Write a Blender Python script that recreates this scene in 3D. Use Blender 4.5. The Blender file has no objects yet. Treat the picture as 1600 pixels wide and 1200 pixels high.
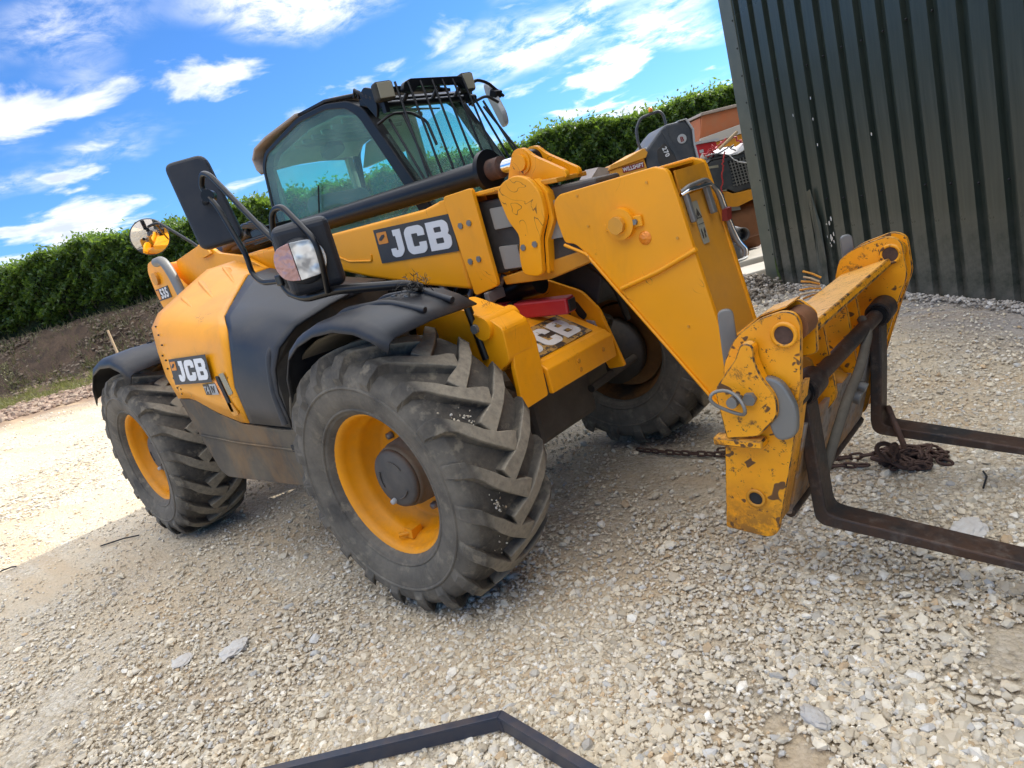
import bpy, bmesh, math, random
import numpy as np
from mathutils import Vector, Matrix, Euler
R = math.radians
rnd = random.Random(7)
C = bpy.context.scene.collection
scene = bpy.context.scene

# ------------------------------------------------------------------ camera, world, sun, exposure
CAM = Vector((5.1429, -2.5886, 1.5472))
YAW, PITCH, ROLL, FPX = 2.35276, 0.2347, -0.2686, 1067.7
fw = Vector((math.cos(YAW)*math.cos(PITCH), math.sin(YAW)*math.cos(PITCH), -math.sin(PITCH)))
r0 = Vector((math.sin(YAW), -math.cos(YAW), 0)); u0 = r0.cross(fw)
rr = math.cos(ROLL)*r0 + math.sin(ROLL)*u0
uu = -math.sin(ROLL)*r0 + math.cos(ROLL)*u0
cd = bpy.data.cameras.new('camera'); cam = bpy.data.objects.new('camera', cd); C.objects.link(cam)
m = Matrix((rr, uu, -fw)).transposed().to_4x4(); m.translation = CAM
cam.matrix_world = m
cd.sensor_width = 36; cd.lens = 36*FPX/1600; cd.clip_start = 0.05; cd.clip_end = 2000
scene.camera = cam

SUN_XY = Vector((0.252, 0.968)).normalized(); SUN_EL = R(40)
sl = bpy.data.lights.new('sun', 'SUN'); sl.energy = 2.0; sl.angle = R(0.53); sl.color = (1, .95, .86)
so = bpy.data.objects.new('sun', sl); C.objects.link(so)
sd = Vector((SUN_XY.x*math.cos(SUN_EL), SUN_XY.y*math.cos(SUN_EL), math.sin(SUN_EL)))
so.rotation_euler = sd.to_track_quat('Z', 'Y').to_euler(); so.location = (0, 0, 30)

world = bpy.data.worlds.new('World'); scene.world = world; world.use_nodes = True
W = world.node_tree; W.nodes.clear()
def wn(t, **k):
    n = W.nodes.new(t)
    for a, b in k.items(): setattr(n, a, b)
    return n
wo = wn('ShaderNodeOutputWorld'); bg = wn('ShaderNodeBackground'); bg.inputs['Strength'].default_value = 0.15
sky = wn('ShaderNodeTexSky'); sky.sky_type = 'NISHITA'; sky.sun_disc = False
sky.sun_elevation = SUN_EL; sky.sun_rotation = math.atan2(SUN_XY.x, SUN_XY.y)
sky.air_density = 1.0; sky.dust_density = 0.35; sky.ozone_density = 2.2
tc = wn('ShaderNodeTexCoord'); sep = wn('ShaderNodeSeparateXYZ')
W.links.new(tc.outputs['Generated'], sep.inputs[0])
def wmath(op, a, b=None, c=None):
    n = wn('ShaderNodeMath', operation=op)
    for i, v in enumerate((a, b, c)):
        if v is None: continue
        if isinstance(v, (int, float)): n.inputs[i].default_value = v
        else: W.links.new(v, n.inputs[i])
    return n.outputs[0]
zc = wmath('MAXIMUM', sep.outputs['Z'], 0.0)
zz = wmath('ADD', zc, 0.14)
comb = wn('ShaderNodeCombineXYZ')
W.links.new(wmath('DIVIDE', sep.outputs['X'], zz), comb.inputs[0]); W.links.new(wmath('DIVIDE', sep.outputs['Y'], zz), comb.inputs[1])
comb.inputs[2].default_value = 3.7
def wnoise(scale, det, rough, dist=0.0, off=(0, 0, 0)):
    mp = wn('ShaderNodeMapping'); mp.inputs['Location'].default_value = off
    W.links.new(comb.outputs[0], mp.inputs[0])
    n = wn('ShaderNodeTexNoise'); n.inputs['Scale'].default_value = scale; n.inputs['Detail'].default_value = det
    n.inputs['Roughness'].default_value = rough; n.inputs['Distortion'].default_value = dist
    W.links.new(mp.outputs[0], n.inputs['Vector']); return n.outputs['Fac']
def wramp(fac, a, b):
    n = wn('ShaderNodeMapRange', interpolation_type='SMOOTHSTEP')
    n.inputs['From Min'].default_value = a; n.inputs['From Max'].default_value = b
    W.links.new(fac, n.inputs['Value']); return n.outputs['Result']
CL_OFF = (1.3, 0.4, 0)
elev = wramp(sep.outputs['Z'], .30, .75)            # extra cloud added overhead, out of view, to lift light in the shade
def blob(x, y, r_, k):
    d_ = wn('ShaderNodeVectorMath', operation='DISTANCE'); W.links.new(comb.outputs[0], d_.inputs[0]); d_.inputs[1].default_value = (x, y, 3.7)
    n = wn('ShaderNodeMapRange', interpolation_type='SMOOTHSTEP'); W.links.new(d_.outputs['Value'], n.inputs['Value'])
    n.inputs['From Min'].default_value = r_*1.5; n.inputs['From Max'].default_value = r_*.3; n.inputs['To Max'].default_value = k
    return n.outputs['Result']
def wsum(L):
    a = L[0]
    for b in L[1:]: a = wmath('ADD', a, b)
    return a
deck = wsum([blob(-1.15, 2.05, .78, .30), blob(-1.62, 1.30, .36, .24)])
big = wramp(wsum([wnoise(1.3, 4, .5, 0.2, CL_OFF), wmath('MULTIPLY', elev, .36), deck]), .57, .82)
small = wramp(wnoise(5.8, 9, .66, 0.35, (4, 2, 0)), .32, .64)
puffs = wsum([blob(-2.45, .70, .30, .20), blob(-2.16, 1.22, .20, .13), blob(-2.98, 1.05, .20, .20), blob(-2.22, 1.75, .24, .20), blob(-1.82, 2.95, .34, .20), blob(-3.7, 1.1, .40, .18), blob(-2.1, 3.6, .5, .14), blob(-2.62, 1.02, .10, .16)])
cum = wramp(wmath('ADD', wnoise(2.6, 10, .56, 0.35, (2.2, 7.1, 0)), puffs), .59, .76)
cl = wmath('MAXIMUM', wmath('MULTIPLY', big, small), wmath('MULTIPLY', cum, 0.93))
shade = wmath('MULTIPLY', wramp(wnoise(3.4, 6, .55, 0.2, (2.33, 7.25, 0)), .40, .62), wramp(cum, .55, 1.0))
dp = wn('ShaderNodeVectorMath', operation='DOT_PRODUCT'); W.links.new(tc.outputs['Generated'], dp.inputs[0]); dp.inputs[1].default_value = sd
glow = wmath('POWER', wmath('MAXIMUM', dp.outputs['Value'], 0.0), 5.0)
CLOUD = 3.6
bright = wmath('MULTIPLY_ADD', glow, 2.6, wmath('MULTIPLY_ADD', elev, 1.7, 1.0))  # elev term brightens the unseen overhead cloud for more ambient light
ccol = wn('ShaderNodeMix', data_type='RGBA'); W.links.new(shade, ccol.inputs['Factor'])
ccol.inputs[6].default_value = (CLOUD*1.01, CLOUD, CLOUD*.97, 1); ccol.inputs[7].default_value = (CLOUD*.60, CLOUD*.65, CLOUD*.74, 1)
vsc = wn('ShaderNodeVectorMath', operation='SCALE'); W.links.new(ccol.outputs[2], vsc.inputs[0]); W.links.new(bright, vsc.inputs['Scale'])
tint = wn('ShaderNodeMix', data_type='RGBA', blend_type='MULTIPLY'); tint.inputs['Factor'].default_value = 1
W.links.new(sky.outputs[0], tint.inputs[6]); tint.inputs[7].default_value = (.175, .325, .53, 1)
mixc = wn('ShaderNodeMix', data_type='RGBA')
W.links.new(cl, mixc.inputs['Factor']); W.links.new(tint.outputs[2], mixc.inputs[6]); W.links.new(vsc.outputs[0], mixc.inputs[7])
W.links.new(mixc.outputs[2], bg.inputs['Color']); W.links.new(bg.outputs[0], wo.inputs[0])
scene.view_settings.view_transform = 'Standard'; scene.view_settings.look = 'None'
scene.view_settings.exposure = 1.38; scene.view_settings.gamma = 1; scene.view_settings.use_curve_mapping = False

# ------------------------------------------------------------------ materials
MATS = {}
class NT:
    def __init__(s, name):
        s.m = bpy.data.materials.new(name); s.m.use_nodes = True; s.t = s.m.node_tree
        s.b = s.t.nodes['Principled BSDF']; s.out = s.t.nodes['Material Output']
        s.tc = s.t.nodes.new('ShaderNodeTexCoord').outputs['Object']
    def n(s, t, **k):
        x = s.t.nodes.new(t)
        for a, b in k.items(): setattr(x, a, b)
        return x
    def put(s, v, sock):
        if isinstance(v, bpy.types.NodeSocket): s.t.links.new(v, sock)
        elif isinstance(v, (tuple, list)) and len(v) == 3 and sock.type == 'RGBA': sock.default_value = (*v, 1)
        else: sock.default_value = v
    def noise(s, scale, det=4, rough=.55, dist=0, stretch=None, vec=None, rot=None):
        v = vec or s.tc
        if stretch or rot:
            mp = s.n('ShaderNodeMapping'); s.t.links.new(v, mp.inputs[0])
            if stretch: mp.inputs['Scale'].default_value = stretch
            if rot: mp.inputs['Rotation'].default_value = rot
            v = mp.outputs[0]
        x = s.n('ShaderNodeTexNoise'); s.t.links.new(v, x.inputs['Vector'])
        x.inputs['Scale'].default_value = scale; x.inputs['Detail'].default_value = det; x.inputs['Roughness'].default_value = rough; x.inputs['Distortion'].default_value = dist
        return x.outputs['Fac']
    def vor(s, scale, feature='F1', out='Distance', stretch=None):
        v = s.tc
        if stretch:
            mp = s.n('ShaderNodeMapping'); s.t.links.new(v, mp.inputs[0]); mp.inputs['Scale'].default_value = stretch; v = mp.outputs[0]
        x = s.n('ShaderNodeTexVoronoi', feature=feature); s.t.links.new(v, x.inputs['Vector']); x.inputs['Scale'].default_value = scale
        return x.outputs[out]
    def rng(s, fac, a, b, c=0, d=1):
        x = s.n('ShaderNodeMapRange'); s.put(fac, x.inputs['Value'])
        for i, v in zip(('From Min', 'From Max', 'To Min', 'To Max'), (a, b, c, d)): x.inputs[i].default_value = v
        return x.outputs['Result']
    def mix(s, f, a, b, blend='MIX'):
        x = s.n('ShaderNodeMix', data_type='RGBA', blend_type=blend)
        s.put(f, x.inputs['Factor']); s.put(a, x.inputs[6]); s.put(b, x.inputs[7]); return x.outputs[2]
    def math(s, op, a, b=0.0):
        x = s.n('ShaderNodeMath', operation=op); s.put(a, x.inputs[0]); s.put(b, x.inputs[1]); return x.outputs[0]
    def bump(s, h, strength=.3, dist=.01, prev=None):
        x = s.n('ShaderNodeBump'); x.inputs['Strength'].default_value = strength; x.inputs['Distance'].default_value = dist
        s.put(h, x.inputs['Height'])
        if prev is not None: s.t.links.new(prev, x.inputs['Normal'])
        return x.outputs['Normal']
    def upness(s):
        g = s.n('ShaderNodeNewGeometry'); sp = s.n('ShaderNodeSeparateXYZ'); s.t.links.new(g.outputs['Normal'], sp.inputs[0]); return sp.outputs['Z']
    def posz(s):
        g = s.n('ShaderNodeNewGeometry'); sp = s.n('ShaderNodeSeparateXYZ'); s.t.links.new(g.outputs['Position'], sp.inputs[0]); return sp.outputs['Z']
    def set(s, col=None, rough=None, metal=None, normal=None, **k):
        if col is not None: s.put(col, s.b.inputs['Base Color'])
        if rough is not None: s.put(rough, s.b.inputs['Roughness'])
        if metal is not None: s.put(metal, s.b.inputs['Metallic'])
        if normal is not None: s.put(normal, s.b.inputs['Normal'])
        for a, b in k.items(): s.put(b, s.b.inputs[a.replace('_', ' ')])
        MATS[s.m.name] = s.m; return s.m

def dusty(name, col, dust=(.28, .22, .15), amt=.35, rough=.4, metal=0.0, bumpy=.05, scale=6, low=0.0, coat=0.0, spec=.5, lowz=(1.05, .5), scr=0.0):
    s = NT(name)
    a = s.noise(scale, 6, .65); b = s.noise(scale*7, 4, .6)
    f = s.math('MULTIPLY', s.rng(a, .38, .72), s.rng(b, .25, .75, .5, 1))
    up = s.rng(s.upness(), .2, 1, .55, 1.5)
    f = s.math('MULTIPLY', s.math('MULTIPLY', f, up), amt)
    if low:
        f = s.math('ADD', f, s.math('MULTIPLY', s.rng(s.posz(), *lowz), s.math('MULTIPLY', s.rng(a, .2, .7), low)))
    f = s.math('MINIMUM', f, .92)
    c2 = tuple(x*.86 for x in col)
    base = s.mix(s.rng(s.noise(1.7, 3), .3, .7), col, c2)
    fin = s.mix(f, base, dust)
    if scr:
        n1 = s.noise(5.5, 2.5, .55, 1.0, stretch=(1, 3, 1), rot=(.4, .9, .3))
        k1 = s.math('MULTIPLY', s.rng(s.math('ABSOLUTE', s.math('SUBTRACT', n1, .5)), .005, .002), s.rng(s.noise(3.1, 3, .6), .56, .62))
        k2 = s.rng(s.noise(42, 5, .7), .70, .72)
        grime = s.math('MULTIPLY', s.rng(s.noise(2.3, 6, .7, .5, stretch=(1, 1, .45)), .50, .75), .38)
        fin = s.mix(grime, fin, (.42, .19, .03))
        fin = s.mix(s.math('MULTIPLY', s.math('MAXIMUM', k1, k2), scr), fin, (.06, .03, .015))
    return s.set(fin, s.math('ADD', s.math('MULTIPLY', f, .45), rough), metal, s.bump(b, bumpy, .004), Coat_Weight=coat, Coat_Roughness=.15, Specular_IOR_Level=spec)

dusty('yellow_paint', (.92, .365, .004), dust=(.40, .25, .10), amt=.16, rough=.36, coat=.0, spec=.36, scr=.8)
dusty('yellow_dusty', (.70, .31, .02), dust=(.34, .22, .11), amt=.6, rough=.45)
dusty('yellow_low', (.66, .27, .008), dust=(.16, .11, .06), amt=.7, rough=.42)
dusty('rim_yellow', (.84, .32, .002), dust=(.24, .14, .06), amt=.5, rough=.42, scale=9, spec=.35)
dusty('black_plastic', (.011, .015, .023), dust=(.16, .14, .115), amt=.30, rough=.47, scale=4, spec=.4, low=.55, lowz=(1.28, .75))
dusty('tank_plastic', (.014, .016, .020), dust=(.16, .13, .09), amt=.5, rough=.5, scale=3, low=.85, lowz=(1.1, .85), spec=.3, scr=.3)
dusty('black_frame', (.006, .007, .009), dust=(.07, .06, .055), amt=.12, rough=.36, spec=.28)
dusty('black_steel', (.006, .006, .007), dust=(.08, .07, .06), amt=.15, rough=.3, spec=.35)
dusty('grey_steel', (.22, .22, .21), dust=(.3, .27, .22), amt=.5, rough=.5, metal=.5)
dusty('greasy', (.03, .028, .025), dust=(.16, .12, .08), amt=.8, rough=.5)
dusty('axle_dirt', (.09, .075, .055), dust=(.22, .19, .14), amt=.9, rough=.8)
dusty('roof_beige', (.30, .24, .19), dust=(.33, .28, .22), amt=.6, rough=.55)
dusty('cab_lining', (.34, .33, .27), dust=(.2, .19, .16), amt=.4, rough=.7)
dusty('seat_grey', (.16, .17, .18), amt=.2, rough=.8)
dusty('red_paint', (.46, .012, .022), amt=.2, rough=.4)
dusty('machine_grey', (.045, .052, .062), dust=(.25, .22, .18), amt=.35, rough=.45)
dusty('light_grey', (.42, .43, .43), amt=.3, rough=.5)
dusty('wear_plastic', (.26, .25, .22), amt=.6, rough=.3)
dusty('concrete', (.45, .42, .36), dust=(.5, .45, .36), amt=.6, rough=.9, bumpy=.3)
dusty('blue_steel', (.022, .032, .055), dust=(.16, .10, .06), amt=.4, rough=.38, scale=10)
dusty('white_print', (.72, .72, .72), amt=.12, rough=.5)
dusty('black_print', (.035, .033, .032), amt=.2, rough=.5)
dusty('orange_print', (.70, .25, .02), amt=.15, rough=.5)
dusty('red_print', (.22, .02, .015), amt=.15, rough=.5)
dusty('skip_orange', (.42, .12, .035), dust=(.25, .17, .10), amt=.9, rough=.7)
dusty('rim_inner', (.30, .13, .03), dust=(.06, .04, .025), amt=1.1, rough=.7)
dusty('drum_rust', (.22, .085, .03), dust=(.10, .05, .025), amt=.9, rough=.65)
dusty('white_sheet', (.7, .7, .7), amt=.3, rough=.7)
dusty('red_cable', (.40, .02, .02), amt=.15, rough=.5)
dusty('wood_pale', (.45, .32, .18), amt=.3, rough=.8)
dusty('decal_olive', (.30, .28, .20), amt=.3, rough=.5)
dusty('lamp_body', (.028, .028, .024), dust=(.10, .092, .07), amt=.7, rough=.7, spec=.3)
dusty('dirt_lump', (.06, .055, .05), dust=(.16, .14, .11), amt=1.1, rough=.95)

def tyre_mat():
    s = NT('tyre_rubber')
    a = s.noise(5, 6, .65); b = s.noise(38, 5, .65); st = s.noise(14, 4, .6)
    f = s.math('MULTIPLY', s.rng(a, .32, .7), s.rng(b, .25, .7, .45, 1))
    c = s.mix(f, (.028, .025, .022), (.165, .140, .104))
    c = s.mix(s.rng(st, .56, .68, 0, .55), c, (.28, .235, .165))
    sp = s.n('ShaderNodeSeparateXYZ'); s.t.links.new(s.tc, sp.inputs[0])
    rad = s.math('SQRT', s.math('ADD', s.math('POWER', sp.outputs['X'], 2.0), s.math('POWER', sp.outputs['Z'], 2.0)))
    c = s.mix(s.math('MULTIPLY', s.rng(rad, .592, .610), s.rng(b, .2, .75, .35, .95)), c, (.33, .285, .21))
    c = s.mix(s.math('MULTIPLY', s.rng(rad, .56, .50), s.rng(a, .3, .7, .15, .6)), c, (.16, .14, .11))
    return s.set(c, .78, 0, s.bump(b, .45, .008, s.bump(s.noise(11, 5, .7), .35, .012)))
tyre_mat()
def worn_yellow():
    s = NT('worn_yellow')
    def scr(scale, rot, thr):
        return s.rng(s.noise(scale, 2, .5, .25, stretch=(4, 90, 4), rot=rot), thr, thr+.015)
    x = scr(3.2, (.3, .6, .2), .665); y = scr(2.6, (.9, .2, 1.3), .665); z = scr(4.0, (1.5, 1.1, .4), .67)
    chips = s.rng(s.noise(34, 7, .75), .60, .615); blot = s.math('MULTIPLY', s.rng(s.noise(6.5, 10, .80, .3), .565, .63), .95)
    low = s.math('MULTIPLY', s.rng(s.posz(), .50, .27), s.rng(s.noise(12, 8, .78), .40, .56)); blot = s.math('MAXIMUM', blot, s.math('MULTIPLY', low, .85))
    f = s.math('MAXIMUM', s.math('MAXIMUM', x, y), s.math('MAXIMUM', z, s.math('MAXIMUM', chips, blot)))
    c = s.mix(s.rng(s.noise(5, 5), .3, .7), (.88, .37, .003), (.74, .27, .002))
    c = s.mix(s.rng(s.upness(), .6, 1, 0, .55), c, (.62, .42, .14))
    c = s.mix(s.math('MULTIPLY', f, .92), c, s.mix(s.noise(30), (.018, .014, .012), (.10, .045, .02)))
    return s.set(c, s.rng(f, 0, 1, .42, .6), 0, s.bump(f, -.4, .003))
worn_yellow()
s = NT('edge_wear'); s.set(s.mix(s.rng(s.noise(28, 6, .7), .44, .54), (.035, .024, .018), (.50, .21, .01)), .55, 0)
s = NT('flange_rust'); s.set(s.mix(s.rng(s.noise(9, 6, .7), .42, .60), (.42, .17, .03), (.13, .07, .04)), .65, 0)
def rust_steel(name, a, b, c, rough=.55, metal=.45):
    s = NT(name)
    n1 = s.noise(4, 7, .7); n2 = s.noise(26, 5, .7)
    col = s.mix(s.rng(n1, .42, .6), a, b); col = s.mix(s.rng(n2, .52, .68, 0, .8), col, c)
    return s.set(col, s.rng(n2, .3, .7, rough-.12, rough+.18), metal, s.bump(n2, .4, .004))
rust_steel('fork_steel', (.040, .036, .034), (.085, .047, .03), (.13, .10, .08))
rust_steel('chain_rust', (.075, .04, .028), (.12, .065, .045), (.05, .035, .03), .75, .2)
rust_steel('pusher_plate', (.30, .27, .24), (.40, .18, .03), (.12, .10, .09), .6, .2)
s = NT('chrome'); s.set((.8, .82, .85), .08, 1)
s = NT('mirror_glass'); s.set((.85, .85, .85), .03, 1)
s = NT('lens_clear'); s.set(s.mix(s.rng(s.noise(16, 2), .42, .58), (.80, .81, .80), (.34, .35, .36)), .22, .35, s.bump(s.noise(12, 1), .5, .03))
s = NT('lens_amber'); s.set((.8, .25, .02), .15, .1, s.bump(s.vor(120), .4, .004))
s = NT('lens_pink'); s.set((.50, .30, .28), .2, .3, s.bump(s.noise(20, 2), .7, .02))
s = NT('interior_dark'); s.set((.012, .012, .013), .7)
def glass_mat(name, tint, refl=.55):
    s = NT(name); s.t.nodes.remove(s.b)
    tr = s.n('ShaderNodeBsdfTransparent'); tr.inputs[0].default_value = (*tint, 1)
    gl = s.n('ShaderNodeBsdfGlossy'); gl.inputs['Roughness'].default_value = .03; gl.inputs[0].default_value = (.9, .95, 1, 1)
    df = s.n('ShaderNodeBsdfDiffuse'); df.inputs[0].default_value = (.44, .56, .50, 1)
    fr = s.n('ShaderNodeFresnel'); fr.inputs[0].default_value = 1.45; gm = s.n('ShaderNodeNewGeometry')
    mx = s.n('ShaderNodeMixShader'); s.put(s.math('MULTIPLY', s.math('MINIMUM', s.math('MULTIPLY', fr.outputs[0], refl), .5), s.math('SUBTRACT', 1.0, gm.outputs['Backfacing'])), mx.inputs[0])
    m2 = s.n('ShaderNodeMixShader'); s.put(s.rng(s.noise(3, 5, .6), .35, .75, .07, .19), m2.inputs[0])
    s.t.links.new(tr.outputs[0], m2.inputs[1]); s.t.links.new(df.outputs[0], m2.inputs[2])
    s.t.links.new(m2.outputs[0], mx.inputs[1]); s.t.links.new(gl.outputs[0], mx.inputs[2]); s.t.links.new(mx.outputs[0], s.out.inputs[0])
    MATS[name] = s.m
glass_mat('cab_glass', (.70, .97, .90))
glass_mat('screen_glass', (.80, .98, .93))
def cladding():
    s = NT('cladding_green')
    st = s.noise(3, 5, .6, 0, stretch=(14, 14, .6)); n = s.noise(2.2, 5, .6)
    low = s.rng(s.posz(), .75, 0.0)
    c = s.mix(s.rng(st, .35, .7), (.022, .030, .023), (.040, .048, .037))
    dirt = s.math('MULTIPLY', low, s.rng(s.noise(9, 6, .7), .35, .6))
    c = s.mix(s.math('MULTIPLY', dirt, .75), c, (.15, .14, .12))
    return s.set(c, s.rng(n, .3, .7, .24, .4), 0, s.bump(s.noise(1.6, 2), .12, .05), Specular_IOR_Level=.42)
cladding()
s = NT('trim_green'); s.set(s.mix(s.rng(s.noise(6, 5), .4, .8), (.070, .080, .060), (.10, .105, .078)), .42)
# ground
def ground_mat():
    s = NT('gravel_ground')
    v = s.n('ShaderNodeTexVoronoi'); s.t.links.new(s.tc, v.inputs['Vector']); v.inputs['Scale'].default_value = 62
    v2 = s.n('ShaderNodeTexVoronoi'); s.t.links.new(s.tc, v2.inputs['Vector']); v2.inputs['Scale'].default_value = 30
    sepc = s.n('ShaderNodeSeparateColor'); s.t.links.new(v.outputs['Color'], sepc.inputs[0])
    sepd = s.n('ShaderNodeSeparateColor'); s.t.links.new(v2.outputs['Color'], sepd.inputs[0])
    stone = s.mix(sepc.outputs[0], (.42, .355, .255), (.64, .56, .43)); stone = s.mix(s.rng(sepc.outputs[1], .8, .9), stone, (.70, .66, .58))
    stone2 = s.mix(sepd.outputs[0], (.44, .37, .275), (.65, .585, .47))
    sand = s.mix(s.noise(8, 7, .7), (.50, .405, .275), (.61, .51, .365))
    p = s.rng(s.noise(1.1, 6, .65, .6), .42, .58)
    c = s.mix(s.math('MULTIPLY', p, .75), sand, stone)
    c = s.mix(s.math('MULTIPLY', s.rng(sepd.outputs[2], .55, .6), s.rng(p, 0, 1, .2, .9)), c, stone2)
    crev = s.rng(v.outputs['Distance'], .55, .95, 1, .62)
    mul = s.n('ShaderNodeMix', data_type='RGBA', blend_type='MULTIPLY'); mul.inputs['Factor'].default_value = 1
    s.put(c, mul.inputs[6]); cc = s.n('ShaderNodeCombineColor'); [s.put(crev, cc.inputs[i]) for i in range(3)]; s.put(cc.outputs[0], mul.inputs[7])
    c = mul.outputs[2]
    # grey fine planings beside the shed and brown churned earth towards the bank
    sp = s.n('ShaderNodeSeparateXYZ'); s.t.links.new(s.tc, sp.inputs[0])
    wd = s.math('ADD', s.math('MULTIPLY', sp.outputs['X'], .6135), s.math('MULTIPLY', sp.outputs['Y'], .7897))
    wd = s.math('ADD', wd, s.rng(s.noise(1.4, 4), 0, 1, -.45, .45))
    grey = s.mix(sepc.outputs[0], (.20, .185, .175), (.37, .345, .325))
    c = s.mix(s.rng(wd, 4.35, 4.9, 0, .9), c, grey)
    dd = s.math('ADD', s.math('MULTIPLY', sp.outputs['X'], -.705), s.math('MULTIPLY', sp.outputs['Y'], .709))
    dd = s.math('ADD', dd, s.rng(s.noise(.5, 4), 0, 1, -1.6, 1.6))
    c = s.mix(s.rng(dd, 8.8, 11.2, 0, .95), c, s.mix(s.noise(9, 6, .7), (.15, .085, .05), (.30, .20, .12)))
    tr = s.noise(.9, 5, .6, .3, stretch=(.35, 2.2, 1), rot=(0, 0, .9))
    c = s.mix(s.math('MULTIPLY', s.rng(tr, .50, .62), .5), c, (.50, .36, .21))
    c = s.mix(s.math('MULTIPLY', s.rng(s.noise(.55, 4, .6), .50, .66), .30), c, (.40, .31, .21))
    h = s.math('ADD', s.math('MULTIPLY', v.outputs['Distance'], -1.0), s.math('MULTIPLY', v2.outputs['Distance'], -.8))
    h = s.math('MULTIPLY', h, s.rng(p, 0, 1, .35, 1))
    h = s.math('ADD', h, s.math('MULTIPLY', s.noise(170, 3, .7), .5))
    return s.set(c, .93, 0, s.bump(h, .8, .014))
ground_mat()
s = NT('stone_mat')
va = s.n('ShaderNodeVertexColor'); va.layer_name = 'col'
s.set(s.mix(s.rng(s.noise(45, 4, .6), .3, .7, 0, .35), va.outputs[0], (.42, .33, .23)), .88, 0, s.bump(s.noise(90, 3), .3, .004))
s = NT('earth'); s.set(s.mix(s.rng(s.noise(2.2, 7, .7), .35, .65), (.045, .028, .018), (.135, .085, .05)), .95, 0, s.bump(s.noise(11, 7, .75), 1, .08))
s = NT('clod'); s.set(s.mix(s.noise(8, 5), (.13, .075, .05), (.27, .18, .125)), .95, 0, s.bump(s.noise(30, 5), .6, .02))
def leaf_mat(name, a, b, tr):
    s = NT(name); va = s.n('ShaderNodeVertexColor'); va.layer_name = 'col'
    sp = s.n('ShaderNodeSeparateColor'); s.t.links.new(va.outputs[0], sp.inputs[0])
    c = s.mix(sp.outputs[0], a, b); s.set(c, .42, 0, Specular_IOR_Level=.4)
    t = s.n('ShaderNodeBsdfTranslucent'); s.put(s.mix(sp.outputs[0], tr, tuple(x*1.4 for x in tr)), t.inputs[0])
    mx = s.n('ShaderNodeMixShader'); mx.inputs[0].default_value = .36
    s.t.links.new(s.b.outputs[0], mx.inputs[1]); s.t.links.new(t.outputs[0], mx.inputs[2]); s.t.links.new(mx.outputs[0], s.out.inputs[0])
leaf_mat('laurel_leaf', (.020, .055, .012), (.085, .135, .022), (.22, .34, .035))
leaf_mat('weed_leaf', (.13, .12, .05), (.26, .24, .12), (.2, .2, .08))
leaf_mat('grass_blade', (.10, .11, .03), (.30, .26, .10), (.22, .24, .06))
dusty('bark', (.075, .06, .045), amt=.5, rough=.9)

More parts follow.
